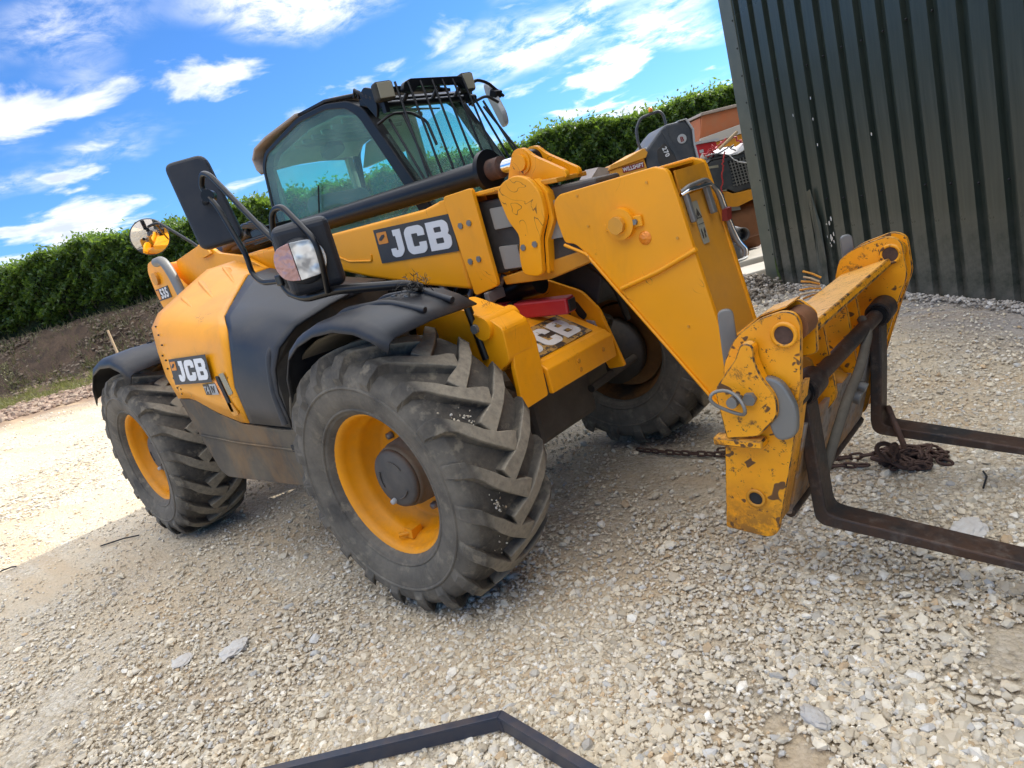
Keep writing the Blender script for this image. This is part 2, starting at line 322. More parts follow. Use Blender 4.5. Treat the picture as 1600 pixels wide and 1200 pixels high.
# ------------------------------------------------------------------ mesh helpers
def rounded(pts, rads, seg=4):
    out = []; n = len(pts)
    for i in range(n):
        p = Vector(pts[i]); a = Vector(pts[i-1]); b = Vector(pts[(i+1) % n]); r = rads[i] if isinstance(rads, (list, tuple)) else rads
        if r <= 0: out.append(tuple(p)); continue
        da = (a-p); db = (b-p); la = da.length; lb = db.length; da /= la; db /= lb
        t = min(r, la*.49, lb*.49); p1 = p+da*t; p2 = p+db*t
        for k in range(seg+1):
            s_ = k/seg; out.append(tuple((p1*(1-s_)+p*s_)*(1-s_)+(p*(1-s_)+p2*s_)*s_))
    return out
class MB:
    def __init__(s): s.v = []; s.f = []; s.sm = []
    def add(s, vs, fs, smooth=False):
        o = len(s.v); s.v += [tuple(v) for v in vs]; s.f += [tuple(i+o for i in f) for f in fs]; s.sm += [smooth]*len(fs); return s
    def box(s, c, d, rot=None, top=None):
        x, y, z = (q/2 for q in d); t = top or (1, 1)
        vs = [Vector((sx*x*(t[0] if sz > 0 else 1), sy*y*(t[1] if sz > 0 else 1), sz*z)) for sz in (-1, 1) for sy in (-1, 1) for sx in (-1, 1)]
        if rot is not None:
            rm = rot if isinstance(rot, Matrix) else Euler(rot).to_matrix()
            vs = [rm @ v for v in vs]
        vs = [v+Vector(c) for v in vs]
        return s.add(vs, [(0, 2, 3, 1), (4, 5, 7, 6), (0, 1, 5, 4), (2, 6, 7, 3), (0, 4, 6, 2), (1, 3, 7, 5)])
    def prism(s, pts, a, b, axis='y', inset=0):
        """polygon extruded between a and b; pts are (x,z) for y, (x,y) for z, (y,z) for x"""
        def P(p, t):
            return {'y': (p[0], t, p[1]), 'z': (p[0], p[1], t), 'x': (t, p[0], p[1])}[axis]
        n = len(pts)
        vs = [P(p, a) for p in pts]+[P(p, b) for p in pts]
        return s.add(vs, [tuple(range(n)), tuple(range(2*n-1, n-1, -1))]+[(i, i+n, (i+1) % n+n, (i+1) % n) for i in range(n)])
    def tube(s, path, r, seg=10, cap=True, closed=False):
        P = [Vector(p) for p in path]; n = len(P); rings = []
        rad = r if isinstance(r, (list, tuple)) else [r]*n
        up = None
        for i, p in enumerate(P):
            if closed: t = (P[(i+1) % n]-P[i-1]).normalized()
            else: t = (P[min(i+1, n-1)]-P[max(i-1, 0)]).normalized()
            if up is None:
                up = Vector((0, 0, 1)) if abs(t.z) < .9 else Vector((1, 0, 0))
            sd_ = t.cross(up).normalized(); up = sd_.cross(t).normalized()
            rings.append([p+(sd_*math.cos(2*math.pi*k/seg)+up*math.sin(2*math.pi*k/seg))*rad[i] for k in range(seg)])
        vs = [v for rg in rings for v in rg]; fs = []
        for i in range(n if closed else n-1):
            j = (i+1) % n
            fs += [(i*seg+k, i*seg+(k+1) % seg, j*seg+(k+1) % seg, j*seg+k) for k in range(seg)]
        s.add(vs, fs, True)
        if cap and not closed:
            s.add(rings[0], [tuple(range(seg))]); s.add(rings[-1], [tuple(range(seg))])
        return s
    def cyl(s, a, b, r, seg=20, r2=None):
        return s.tube([a, b], [r, r if r2 is None else r2], seg)
    def lathe(s, prof, c, axis='y', seg=48, smooth=True, closed=False):
        vs = []; n = len(prof)
        for k in range(seg):
            t = 2*math.pi*k/seg
            for (r_, w) in prof:
                a, b = r_*math.cos(t), r_*math.sin(t)
                vs.append(Vector(c)+Vector({'y': (a, w, b), 'x': (w, a, b), 'z': (a, b, w)}[axis]))
        m_ = n if closed else n-1
        s.add(vs, [(k*n+i, k*n+(i+1) % n, ((k+1) % seg)*n+(i+1) % n, ((k+1) % seg)*n+i) for k in range(seg) for i in range(m_)], smooth)
        return s
    def grid(s, rows, smooth=True):
        n = len(rows[0]); vs = [p for r_ in rows for p in r_]
        return s.add(vs, [(i*n+j, i*n+j+1, (i+1)*n+j+1, (i+1)*n+j) for i in range(len(rows)-1) for j in range(n-1)], smooth)
    def mesh(s, name, mat, off=(0, 0, 0)):
        me = bpy.data.meshes.new(name); o = Vector(off)
        me.from_pydata([Vector(v)-o for v in s.v], [], s.f)
        me.polygons.foreach_set('use_smooth', s.sm); me.materials.append(MATS[mat]); me.validate(); me.update()
        bm = bmesh.new(); bm.from_mesh(me); bmesh.ops.recalc_face_normals(bm, faces=bm.faces); bm.to_mesh(me); bm.free()
        return me
WORLD = {}
def link(name, me, parent=None, loc=(0, 0, 0), rot=None, bevel=0, solid=0, label=None, cat=None, group=None, kind=None, seg=2, weld=False):
    o = bpy.data.objects.new(name, me); C.objects.link(o)
    loc = Vector(loc); o.location = loc
    if rot is not None: o.rotation_euler = rot
    WORLD[o] = loc
    if parent is not None:
        o.parent = parent; o.location = loc-WORLD[parent]
    if solid:
        q = o.modifiers.new('s', 'SOLIDIFY'); q.thickness = solid; q.offset = 0
    if weld:
        q = o.modifiers.new('w', 'WELD'); q.merge_threshold = .0005
    if bevel and me.materials and me.materials[0].name == 'worn_yellow':
        if len(me.materials) < 2: me.materials.append(MATS['edge_wear'])
    if bevel:
        q = o.modifiers.new('b', 'BEVEL'); q.width = bevel; q.segments = seg; q.limit_method = 'ANGLE'; q.angle_limit = R(35); q.harden_normals = False
        if len(me.materials) > 1: q.material = 1; q.width *= .8
    for k, v in (('label', label), ('category', cat), ('group', group), ('kind', kind)):
        if v: o[k] = v
    return o
def part(name, mb, mat, parent, at=None, **k):
    """mesh given in world coordinates; origin at `at` (default the parent's)"""
    at = Vector(at) if at is not None else WORLD[parent]
    return link(name, mb.mesh(name, mat, at), parent, at, **k)
def thing(name, label, cat, loc, rotz=0, group=None):
    o = bpy.data.objects.new(name, None); C.objects.link(o); o.location = loc; o.rotation_euler = (0, 0, rotz); o.empty_display_size = .2
    WORLD[o] = Vector(loc); o['label'] = label; o['category'] = cat
    if group: o['group'] = group
    return o
def fillet(path, r=.03, n=4):
    P = [Vector(p) for p in path]; out = [P[0]]
    for i in range(1, len(P)-1):
        a = P[i-1]-P[i]; b = P[i+1]-P[i]; t = min(r, a.length*.45, b.length*.45)
        p1 = P[i]+a.normalized()*t; p2 = P[i]+b.normalized()*t
        for k in range(n+1):
            q = k/n; out.append((p1*(1-q)+P[i]*q)*(1-q)+(P[i]*(1-q)+p2*q)*q)
    out.append(P[-1]); return out
# lettering: 2-D loops filled through a curve, laid on a plane
def loops_mesh(name, loops, mat, o, u, v, sc=1.0, ext=.0012):
    cu = bpy.data.curves.new(name, 'CURVE'); cu.dimensions = '2D'; cu.fill_mode = 'BOTH'
    for L in loops:
        sp = cu.splines.new('POLY'); sp.points.add(len(L)-1); sp.use_cyclic_u = True
        for i, p in enumerate(L): sp.points[i].co = (p[0]*sc, p[1]*sc, 0, 1)
    cu.extrude = ext
    return curve_to(name, cu, mat, o, u, v)
def curve_to(name, cu, mat, o, u, v):
    ob = bpy.data.objects.new(name+'_c', cu); C.objects.link(ob)
    me = bpy.data.meshes.new_from_object(ob.evaluated_get(bpy.context.evaluated_depsgraph_get()))
    bpy.data.objects.remove(ob); bpy.data.curves.remove(cu)
    u = Vector(u).normalized(); v = Vector(v); v = (v-u*v.dot(u)).normalized(); w = u.cross(v)
    M = Matrix((u, v, w)).transposed().to_4x4(); M.translation = Vector(o)
    me.transform(M); me.name = name; me.materials.clear(); me.materials.append(MATS[mat]); return me
def text_mesh(name, txt, mat, o, u, v, size, bold=.02, wide=1.0):
    cu = bpy.data.curves.new(name, 'FONT'); cu.body = txt; cu.size = size; cu.offset = bold*size; cu.extrude = .001; cu.resolution_u = 2
    cu.space_character = 1.08
    me = curve_to(name, cu, mat, (0, 0, 0), (1, 0, 0), (0, 1, 0))
    u = Vector(u).normalized(); v = Vector(v); v = (v-u*v.dot(u)).normalized(); w = u.cross(v)
    M = Matrix((u*wide, v, w)).transposed().to_4x4(); M.translation = Vector(o); me.transform(M); return me
def put_mesh(name, me, parent, **k):
    me.transform(Matrix.Translation(-WORLD[parent])); return link(name, me, parent, WORLD[parent], **k)
def glyph_J(x): return [[(p[0]+x, p[1]) for p in rounded([(.20, 1), (.56, 1), (.56, .2), (.36, 0), (.08, 0), (-.04, .10), (-.04, .34), (.20, .34), (.20, .26), (.29, .26), (.29, .78), (.20, .78)], [0, 0, .1, .1, .06, .04, 0, 0, 0, 0, 0, 0])]]
def glyph_C(x): return [[(p[0]+x, p[1]) for p in rounded([(.86, .62), (.86, .86), (.7, 1), (.16, 1), (0, .84), (0, .16), (.16, 0), (.7, 0), (.86, .14), (.86, .40), (.56, .40), (.56, .27), (.30, .27), (.30, .73), (.56, .73), (.56, .62)], [0, .08, .1, .1, .1, .1, .1, .1, .08, 0, 0, .03, .03, .03, .03, 0])]]
def glyph_B(x):
    o = rounded([(0, 0), (.74, 0), (.9, .14), (.9, .42), (.8, .51), (.88, .6), (.88, .86), (.72, 1), (0, 1)], [0, .08, .1, .08, .04, .06, .1, .08, 0])
    h1 = rounded([(.29, .22), (.29, .41), (.60, .41), (.60, .22)], .03, 2); h2 = rounded([(.29, .61), (.29, .79), (.58, .79), (.58, .61)], .03, 2)
    return [[(p[0]+x, p[1]) for p in L] for L in (o, h1, h2)]
def logo(parent, o, u, v, w, h, n, tilt=0):
    """white block letters on a black panel with the small orange mark; o = lower left corner; n = outward"""
    o = Vector(o); u = Vector(u).normalized(); v = Vector(v).normalized(); n = Vector(n).normalized()
    dec = put_mesh('decal_panel', loops_mesh('decal_panel', [[(0, 0), (w, 0), (w, h), (0, h)]], 'black_print', o+n*.003, u, v), parent)
    k = h*.78; x0 = w*.19; sx = (w*.96-x0)/(k*2.62)
    L = [[((x0+q[0]*k*sx), h*.11+q[1]*k) for q in g] for g in glyph_J(0.02)+glyph_C(.72)+glyph_B(1.70)]
    put_mesh('lettering', loops_mesh('lettering', L, 'white_print', o+n*.0055, u, v), dec)
    put_mesh('emblem', loops_mesh('emblem', [rounded([(w*.035, h*.56), (w*.17, h*.56), (w*.17, h*.90), (w*.035, h*.90)], h*.03, 2)], 'orange_print', o+n*.0055, u, v), dec)
    put_mesh('emblem', loops_mesh('emblem', [[(w*.06, h*.66), (w*.085, h*.66), (w*.14, h*.76), (w*.14, h*.82), (w*.11, h*.82), (w*.06, h*.72)]], 'black_print', o+n*.008, u, v), dec)
    return dec

# ------------------------------------------------------------------ ground, bank, hedge
def fbm(x, y, s=1.0):
    return (np.sin(x*1.7*s+y*2.3*s)+.7*np.sin(x*3.9*s-y*2.1*s+1.3)+.5*np.sin(x*7.3*s+y*6.1*s+4.2)+.35*np.sin(x*13.1*s-y*11.7*s+2.2))/2.55
H = Vector((-.7049, .7093, 0)); LT = Vector((-.7093, -.7049, 0)); CXY = Vector((CAM.x, CAM.y, 0))
def at(D, L, z=0): return CXY+H*D+LT*L+Vector((0, 0, z))
# one sheet: graded (fine near, coarse far)
def axis_vals():
    a = np.concatenate([-np.geomspace(14, 600, 14)[::-1], np.linspace(-13, 13, 131), np.geomspace(14, 600, 14)]); return a
ax = axis_vals(); X, Y = np.meshgrid(ax, ax, indexing='ij')
Z = np.where((abs(X) < 13) & (abs(Y) < 13), fbm(X, Y, .8)*.010-.010, -.02)
n_ = len(ax); me = bpy.data.meshes.new('ground')
idx = np.arange(n_*n_).reshape(n_, n_)
fc = np.stack([idx[:-1, :-1], idx[1:, :-1], idx[1:, 1:], idx[:-1, 1:]], -1).reshape(-1, 4)
me.from_pydata(np.stack([X, Y, Z], -1).reshape(-1, 3).tolist(), [], fc.tolist()); me.materials.append(MATS['gravel_ground'])
me.polygons.foreach_set('use_smooth', [True]*len(me.polygons))
link('ground', me, kind='structure')
# bank
rows = []
prof = [(18.5, -.08), (22.0, .02), (23.2, .10), (23.9, .25), (24.5, .75), (25.2, 1.35), (25.9, 1.8), (26.6, 2.02), (28, 2.05), (32, 1.9), (60, 1.9), (400, 1.9)]
for L in np.concatenate([[-400, -100, -40], np.linspace(-38, 40, 180), [40, 100, 400]]):
    rows.append([at(D+.35*fbm(L, D, .5)*(D < 27), L, z+(.10*fbm(L, D*1.3, 1.4) if .05 < z < 2.03 else 0)) for D, z in prof])
mb = MB().grid(rows); o = link('bank', mb.mesh('bank', 'earth'), kind='structure')

def soup(name, mat, verts, quads, cols, parent=None, per=4, **k):
    """many small pieces in one mesh, colour per piece"""
    me = bpy.data.meshes.new(name); nv = len(verts); nf = len(quads); side = quads.shape[1]
    me.vertices.add(nv); me.vertices.foreach_set('co', verts.astype('f').ravel())
    me.loops.add(nf*side); me.loops.foreach_set('vertex_index', quads.astype('i').ravel())
    me.polygons.add(nf); me.polygons.foreach_set('loop_start', np.arange(nf, dtype='i')*side); me.polygons.foreach_set('loop_total', np.full(nf, side, 'i'))
    me.update(); me.validate(); me.polygons.foreach_set('use_smooth', np.zeros(len(me.polygons), bool))
    ca = me.color_attributes.new('col', 'FLOAT_COLOR', 'POINT'); ca.data.foreach_set('color', np.concatenate([cols, np.ones((nv, 1))], 1).astype('f').ravel())
    me.materials.append(MATS[mat])
    return link(name, me, parent, WORLD[parent] if parent else (0, 0, 0), **k)
rs = np.random.RandomState(3)
def leaves(P, size, asp=.45, up=.3):
    """P (n,3) centres -> folded leaf quads"""
    n = len(P); d = rs.normal(size=(n, 3)); d[:, 2] += up; d /= np.linalg.norm(d, axis=1)[:, None]
    e = rs.normal(size=(n, 3)); e -= (e*d).sum(1)[:, None]*d; e /= np.linalg.norm(e, axis=1)[:, None]
    s_ = (size*rs.uniform(.6, 1.25, n))[:, None]
    a = P-d*s_*.5; b = P+d*s_*.5; c = P+e*s_*asp*.5; q = P-e*s_*asp*.5
    V = np.stack([a, c, b, q], 1).reshape(-1, 3); F = np.arange(4*n).reshape(n, 4)
    col = rs.uniform(0, 1, (n, 1)); return V, F, np.repeat(np.repeat(col, 3, 1), 4, 0)
def hedge():
    root = thing('hedge', 'tall dense laurel hedge along the top of the earth bank behind the yard', 'hedge', at(27.2, 0, 1.9))
    N = 150000
    L = rs.uniform(-24, 28, N); wv = fbm(L, L*.3, .42); wv2 = fbm(L*2.1+5, L, .9)
    top = 4.22+.26*wv+.13*wv2+np.interp(L, [-24, -12, -4, 4, 12, 20], [-.50, -.45, -.25, .05, .30, .48]); front = 26.4+.30*fbm(L*1.3, L*.7, .6)
    kind = rs.uniform(0, 1, N); z = np.empty(N); D = np.empty(N)
    f = kind < .62
    z[f] = 1.95+(top[f]-1.95)*rs.uniform(0, 1, f.sum())**.85
    lump = .30*fbm(L[f]*2.4, z[f]*2.6, 1.0)+.15*fbm(L[f]*7, z[f]*6, 1)
    D[f] = front[f]+lump-(z[f]-2.6)*.04+np.abs(rs.normal(0, .16, f.sum()))+np.where(z[f] < 2.5, .35, 0)
    g = ~f; z[g] = top[g]+np.abs(rs.normal(0, .09, g.sum()))*rs.choice([-1, -1, 1], g.sum())-.02; D[g] = front[g]+rs.uniform(0, 1.9, g.sum())
    sh = rs.uniform(0, 1, N) < .06; z[sh & g] += rs.uniform(0, .38, (sh & g).sum())
    low = (z > 2.25+.32*fbm(L*1.6, L, 1.0)) | (rs.uniform(0, 1, N) < .22)
    gap = (fbm(L*1.9+3, z*2.4, 1.0) < .62) | (rs.uniform(0, 1, N) < .35) | g
    k = low & gap; L, z, D, tp = L[k], z[k], D[k], top[k]
    P = np.outer(D, H)+np.outer(L, LT)+np.array(CXY); P[:, 2] = z
    P -= np.array(WORLD[root])
    V, F, cc = leaves(P, .185, .44, .25)
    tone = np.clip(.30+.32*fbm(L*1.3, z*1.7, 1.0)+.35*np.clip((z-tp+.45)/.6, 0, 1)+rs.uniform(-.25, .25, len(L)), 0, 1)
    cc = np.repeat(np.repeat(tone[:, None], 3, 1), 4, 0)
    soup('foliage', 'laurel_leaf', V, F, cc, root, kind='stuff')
    for i in range(60):
        l = -23+i*.85+rnd.uniform(-.3, .3); b = at(26.7+rnd.uniform(0, .5), l, 1.8); t = at(26.6+rnd.uniform(0, .6), l+rnd.uniform(-.5, .5), 3.7)
        mid = (b+t)/2+Vector((rnd.uniform(-.12, .12), rnd.uniform(-.12, .12), 0))
        part('stem', MB().tube([b, mid, t], [.045, .034, .015], 6, False), 'bark', root)
    tc_ = lambda l: 4.22+.26*float(fbm(l, l*.3, .42))+float(np.interp(l, [-24, -12, -4, 4, 12, 20], [-.50, -.45, -.25, .05, .30, .48]))-.24
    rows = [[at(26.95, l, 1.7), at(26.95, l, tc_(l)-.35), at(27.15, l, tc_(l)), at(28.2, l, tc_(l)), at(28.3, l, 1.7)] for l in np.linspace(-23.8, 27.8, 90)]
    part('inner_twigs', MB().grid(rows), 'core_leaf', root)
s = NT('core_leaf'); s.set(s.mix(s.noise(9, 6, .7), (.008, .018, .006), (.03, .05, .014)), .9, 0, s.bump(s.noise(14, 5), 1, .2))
hedge()
# grass verge + weeds on the bank, churned soil ridge
def tufts(name, n, Dr, Lr, zf, h, w, mat, **k):
    D = rs.uniform(*Dr, n); L = rs.uniform(*Lr, n); keep = fbm(L*1.2, D*1.7, 1.2) > -.25; D, L = D[keep], L[keep]; n = len(D)
    P = np.outer(D, H)+np.outer(L, LT)+np.array(CXY); P[:, 2] = zf(D)
    d = rs.normal(size=(n, 3))*.45; d[:, 2] = 1; hh = (h*rs.uniform(.4, 1.3, n))[:, None]
    e = rs.normal(size=(n, 3)); e[:, 2] = 0; e /= np.linalg.norm(e, axis=1)[:, None]
    V = np.stack([P-e*w, P+e*w, P+d*hh], 1).reshape(-1, 3); F = np.arange(3*n).reshape(n, 3)
    c = np.repeat(np.repeat(rs.uniform(0, 1, (n, 1)), 3, 1), 3, 0)
    return soup(name, mat, V, F, c, **k)
bz = lambda D: np.interp(D, [p[0] for p in prof], [p[1] for p in prof])
tufts('grass', 36000, (20.5, 24.2), (5, 30), lambda D: bz(D)-.02, .13, .014, 'grass_blade', kind='stuff')
tufts('grass', 7000, (24.0, 26.8), (2, 30), lambda D: bz(D)-.02, .24, .02, 'weed_leaf', kind='stuff')

ICO = None
def ico(sub):
    bm = bmesh.new(); bmesh.ops.create_icosphere(bm, subdivisions=sub, radius=1)
    V = np.array([v.co[:] for v in bm.verts]); F = np.array([[v.index for v in f.verts] for f in bm.faces]); bm.free(); return V, F
def stones(P, size, sub, flat=.62, pal=None):
    V0, F0 = ico(sub); n = len(P); nv = len(V0)
    q = rs.normal(size=(n, 3, 3)); Q, _ = np.linalg.qr(q)
    sc = np.stack([np.ones(n), rs.uniform(.6, .95, n), rs.uniform(.4, .75, n)], 1)*size[:, None]
    jit = 1+rs.uniform(-.30, .26, (n, nv))*(1.0 if sub < 2 else .62)
    V = np.einsum('nvi,nij->nvj', V0[None]*jit[:, :, None]*sc[:, None, :], Q)
    V[:, :, 2] *= flat; V += P[:, None, :]
    F = (F0[None]+(np.arange(n)*nv)[:, None, None]).reshape(-1, 3)
    k = rs.uniform(0, 1, n); pal = np.array(pal)
    base = pal[rs.choice(len(pal), n, p=PALP if len(pal) == len(PALP) else None)]*rs.uniform(.75, 1.2, n)[:, None]
    return V.reshape(-1, 3), F, np.repeat(base, nv, 0)
PAL = [(.66, .575, .425), (.72, .645, .50), (.58, .53, .435), (.80, .75, .64), (.52, .51, .475), (.54, .39, .23), (.60, .51, .37)]
PALP = [.26, .22, .13, .10, .06, .03, .20]
def dens(x, y):
    d = fbm(x*.9+.6, y*.9, .75)+.6*fbm(x*2.6, y*2.9, 1.0)+rs.uniform(-.35, .35, len(x)); return d
def scatter(n, Dr, power=2.0):
    """points on the ground inside the view, thinning with distance"""
    out = []
    while sum(len(o) for o in out) < n:
        k = n
        u_ = rs.uniform(0, 1, k); D = 1/((1-u_)/Dr[0]+u_/Dr[1])    # density ~ 1/D^2 along depth
        L = rs.uniform(-1.05, 1.05, k)*D*1.0
        P = np.outer(D, H)+np.outer(L, LT)+np.array(CXY)
        d = dens(P[:, 0], P[:, 1]); P = P[d > -.55]
        w_ = (P[:, 0]*.6135+P[:, 1]*.7897) < 5.25
        out.append(P[w_])
    return np.concatenate(out)[:n]
V = []; F = []; Cc = []; off = 0
def acc(t):
    global off
    V.append(t[0]); F.append(t[1]+off); Cc.append(t[2]); off += len(t[0])
P = scatter(9000, (1.25, 4.6)); sz = np.clip(rs.lognormal(math.log(.0125), .42, len(P)), .006, .032); P[:, 2] = -.004+sz*.12; acc(stones(P, sz, 1, .72, PAL))
P = scatter(84000, (1.2, 9.0)); sz = np.clip(rs.lognormal(math.log(.0083), .36, len(P)), .005, .026); P[:, 2] = -.006+sz*.2; acc(stones(P, sz, 1, .7, PAL))
P = scatter(15000, (6.5, 16)); sz = np.clip(rs.lognormal(math.log(.017), .4, len(P)), .008, .045); P[:, 2] = -.008; acc(stones(P, sz, 1, .6, PAL))
o = soup('gravel', 'stone_mat', np.concatenate(V), np.concatenate(F), np.concatenate(Cc), kind='stuff')
# churned soil clods and rubble by the shed corner
n = 4200; D = rs.uniform(17.0, 21.0, n); L = rs.uniform(3, 27, n); P = np.outer(D, H)+np.outer(L, LT)+np.array(CXY); P[:, 2] = .0
t = stones(P, rs.uniform(.03, .15, n), 1, .7, [(.16, .095, .065), (.23, .15, .11), (.30, .22, .16)]); soup('churned_soil', 'stone_mat', *t, kind='stuff')
n = 3800; D = rs.uniform(23.4, 26.6, n); L = rs.uniform(3, 28, n); P = np.outer(D, H)+np.outer(L, LT)+np.array(CXY); P[:, 2] = bz(D)
t = stones(P, rs.uniform(.03, .11, n), 1, .8, [(.075, .045, .028), (.12, .08, .05), (.17, .13, .085)]); soup('loose_earth', 'stone_mat', *t, kind='stuff')
n = 1500; g = rs.normal(size=(n, 2)); P = np.stack([1.62+g[:, 0]*.45, 5.15+g[:, 1]*.42, .05*np.exp(-(g**2).sum(1)/2)+rs.uniform(0, .10, n)*np.exp(-(g**2).sum(1)/2)], 1)
P = P[(P[:, 0]*.6135+P[:, 1]*.7897) < 5.30]
t = stones(P, rs.uniform(.008, .045, len(P)), 1, .8, [(.16, .13, .10), (.28, .25, .21), (.10, .085, .065), (.38, .35, .31)]); soup('rubble', 'stone_mat', *t, kind='stuff')
n = 1800; s_ = rs.uniform(.2, 5.5, n); A0 = np.array([2.05, 5.2]); dW = np.array([.7897, -.6135]); nW = np.array([-.6135, -.7897])
P = A0+np.outer(s_, dW)+np.outer(.03+np.abs(rs.normal(0, .07, n)), nW); P = np.concatenate([P, rs.uniform(0, .03, (n, 1))], 1)
t = stones(P, rs.uniform(.008, .026, n), 1, .8, [(.26, .24, .22), (.38, .36, .33), (.5, .48, .45)]); soup('gravel', 'stone_mat', *t, kind='stuff')
# a few big stones that stand out
for (x, y, s_, lb) in ((2.03, -1.66, .075, 'pale flat stone lying alone in front of the front tyre'),
                       (1.83, -1.82, .05, 'small white stone to the left of the pale flat stone'),
                       (4.62, .05, .085, 'large pale slab stone on the gravel beyond the near fork'),
                       (4.42, -1.05, .055, 'big light grey cobble on the gravel near the bottom right of the picture')):
    v, f, c = stones(np.array([[0, 0, 0.]]), np.array([s_]), 3, .35, [(.62, .6, .56)]*7)
    ob = soup('stone', 'stone_mat', v*1.0, f, c, label=lb, cat='stone'); ob.location = (x, y, .008)

# ------------------------------------------------------------------ shed
SA = Vector((2.05, 5.2, 0)); SD = Vector((.78972, -.61347, 0)); SN = Vector((-.61347, -.78972, 0))
def sw(s_, n_, z): return SA+SD*s_+SN*n_+Vector((0, 0, z))
SH = 7.2
shed = thing('shed', 'dark green profiled steel barn wall rising at the right with a paler corner trim', 'building', sw(0, 0, 0))
prof_ = [(0, 0), (.152, 0), (.160, -.048), (.240, -.048), (.2505, 0)]
mb = MB()
for (a, b) in zip(prof_[:-1], prof_[1:]):
    mb.grid([[sw(a[0], a[1], -.02), sw(b[0], b[1], -.02)], [sw(a[0], a[1], SH), sw(b[0], b[1], SH)]], False)
pm = mb.mesh('cladding_panel', 'cladding_green', sw(0, 0, 0))
for k in range(44):
    # grooves at s = .27 + .2505 k
    o = bpy.data.objects.new('cladding_panel', pm); C.objects.link(o); o.parent = shed
    o.location = SD*(.28-.232+.0+.2505*(k-1)+.04); WORLD[o] = sw(0, 0, 0)+o.location
def slab(p, q, n0, n1, z0, z1):
    vs = [sw(a, b, c) for c in (z0, z1) for a, b in ((p, n0), (q, n0), (q, n1), (p, n1))]
    return MB().add(vs, [(0, 1, 2, 3), (4, 7, 6, 5), (0, 4, 5, 1), (1, 5, 6, 2), (2, 6, 7, 3), (3, 7, 4, 0)])
part('corner_trim', slab(-.28, -.035, .012, -.10, -.02, SH), 'trim_green', shed, bevel=.006)
part('end_wall', slab(-.24, -.20, -.11, -9, 0, SH), 'trim_green', shed)
part('rear_wall', slab(-.24, 10.8, -9.0, -9.05, 0, SH), 'trim_green', shed)
part('far_end_wall', slab(10.75, 10.8, -.1, -8.99, 0, SH), 'trim_green', shed)
part('roof', slab(-.35, 10.9, .12, -9.2, SH+.005, SH+.12), 'trim_green', shed)
scr = MB().lathe([(0, -.006), (.009, -.004), (.011, .003), (.005, .006)], (0, 0, 0), 'y', 8)
sm = scr.mesh('screw', 'black_frame')
for z in [.35+.28*i for i in range(11)]:
    o = bpy.data.objects.new('screw', sm); C.objects.link(o); o.parent = shed; o.location = sw(-.055, .014, z)-sw(0, 0, 0)
for k in range(0, 14):
    for z in (.9, 2.15):
        if rnd.random() < .75:
            o = bpy.data.objects.new('screw', sm); C.objects.link(o); o.parent = shed; o.location = sw(.27+.2505*k+.0, -.015, z+rnd.uniform(-.02, .02))-sw(0, 0, 0)
# torn, bent lower sheet edge and bare metal scars
mb = MB()
P_ = [(.80, 1.0), (.86, 1.02), (.93, .66), (.95, .30), (.93, .05), (.84, 0.0), (.79, .2), (.80, .55)]
part('bent_flap', MB().add([sw(x, .035+.015*math.sin(y*9), y) for x, y in P_], [tuple(range(8))]), 'cladding_green', shed, solid=.003)
s = NT('bare_metal'); s.set((.55, .56, .56), .35, .7, s.bump(s.noise(30, 4), .8, .01))
mb = MB()
for i in range(11):
    x = 1.02+rnd.uniform(-.05, .07); z = .62+rnd.uniform(-.18, .12); a = rnd.uniform(.006, .016); b = a*rnd.uniform(.6, 2.5)
    mb.add([sw(x+a*math.cos(t*1.05), .004+i*.0006, z+b*math.sin(t*1.05)) for t in range(6)], [tuple(range(6))])
for x, z in ((1.03, 1.85), (1.02, 1.66), (1.03, 1.42), (.72, 1.75), (1.77, 1.4)):
    mb.add([sw(x+.008*math.cos(t*1.05), .004, z+.016*math.sin(t*1.05)) for t in range(6)], [tuple(range(6))])
o = part('paint_chips', mb, 'bare_metal', shed); o['kind'] = 'stuff'
s = NT('moss'); s.set(s.mix(s.noise(30), (.08, .12, .02), (.03, .05, .01)), .9, 0, s.bump(s.noise(60), 1, .02))
mb = MB().add([sw(-.015+x, .016+.002*i, z) for i, (x, z) in enumerate([(0, 0), (.05, 0), (.045, .1), (.02, .2), (.005, .32), (-.005, .2)])], [tuple(range(6))])
part('moss_streak', mb, 'moss', shed, solid=.006)

# ------------------------------------------------------------------ machines and clutter behind the shed corner
def frame_bd(D, px, py):  # unused in the scene: kept out
    pass
# facing basis for far objects: ux runs to picture right, uz up, ud away
ux = -LT; ud = H
def bp_(o, a, d, z): return o+ux*a+ud*d+Vector((0, 0, z))
def fprism(o, pts, d0, d1):
    n = len(pts); vs = [bp_(o, x, d0, z) for x, z in pts]+[bp_(o, x, d1, z) for x, z in pts]
    return MB().add(vs, [tuple(range(n)), tuple(range(2*n-1, n-1, -1))]+[(i, i+n, (i+1) % n+n, (i+1) % n) for i in range(n)])
def wheel_far(parent, c, r, w, axis_ud=True):
    mb = MB().lathe([(r*.55, -w/2), (r*.92, -w/2), (r, -w*.3), (r, w*.3), (r*.92, w/2), (r*.55, w/2)], (0, 0, 0), 'y', 28, closed=True)
    o = part('wheel', mb_move(mb, c), 'tyre_rubber', parent, c)
    return o
def mb_move(mb, c):
    ang = math.atan2(ud.y, ud.x)-math.pi/2; M = Matrix.Rotation(ang, 3, 'Z')
    mb.v = [tuple(M @ Vector(v)+Vector(c)) for v in mb.v]; return mb
def org(D): return CXY+H*D
def fp(parent, name, D, pts, d0, d1, mat, r=0, **k): return part(name, fprism(org(D), rounded(pts, r, 3) if r else pts, d0, d1), mat, parent, **k)
DO = org(9.6)
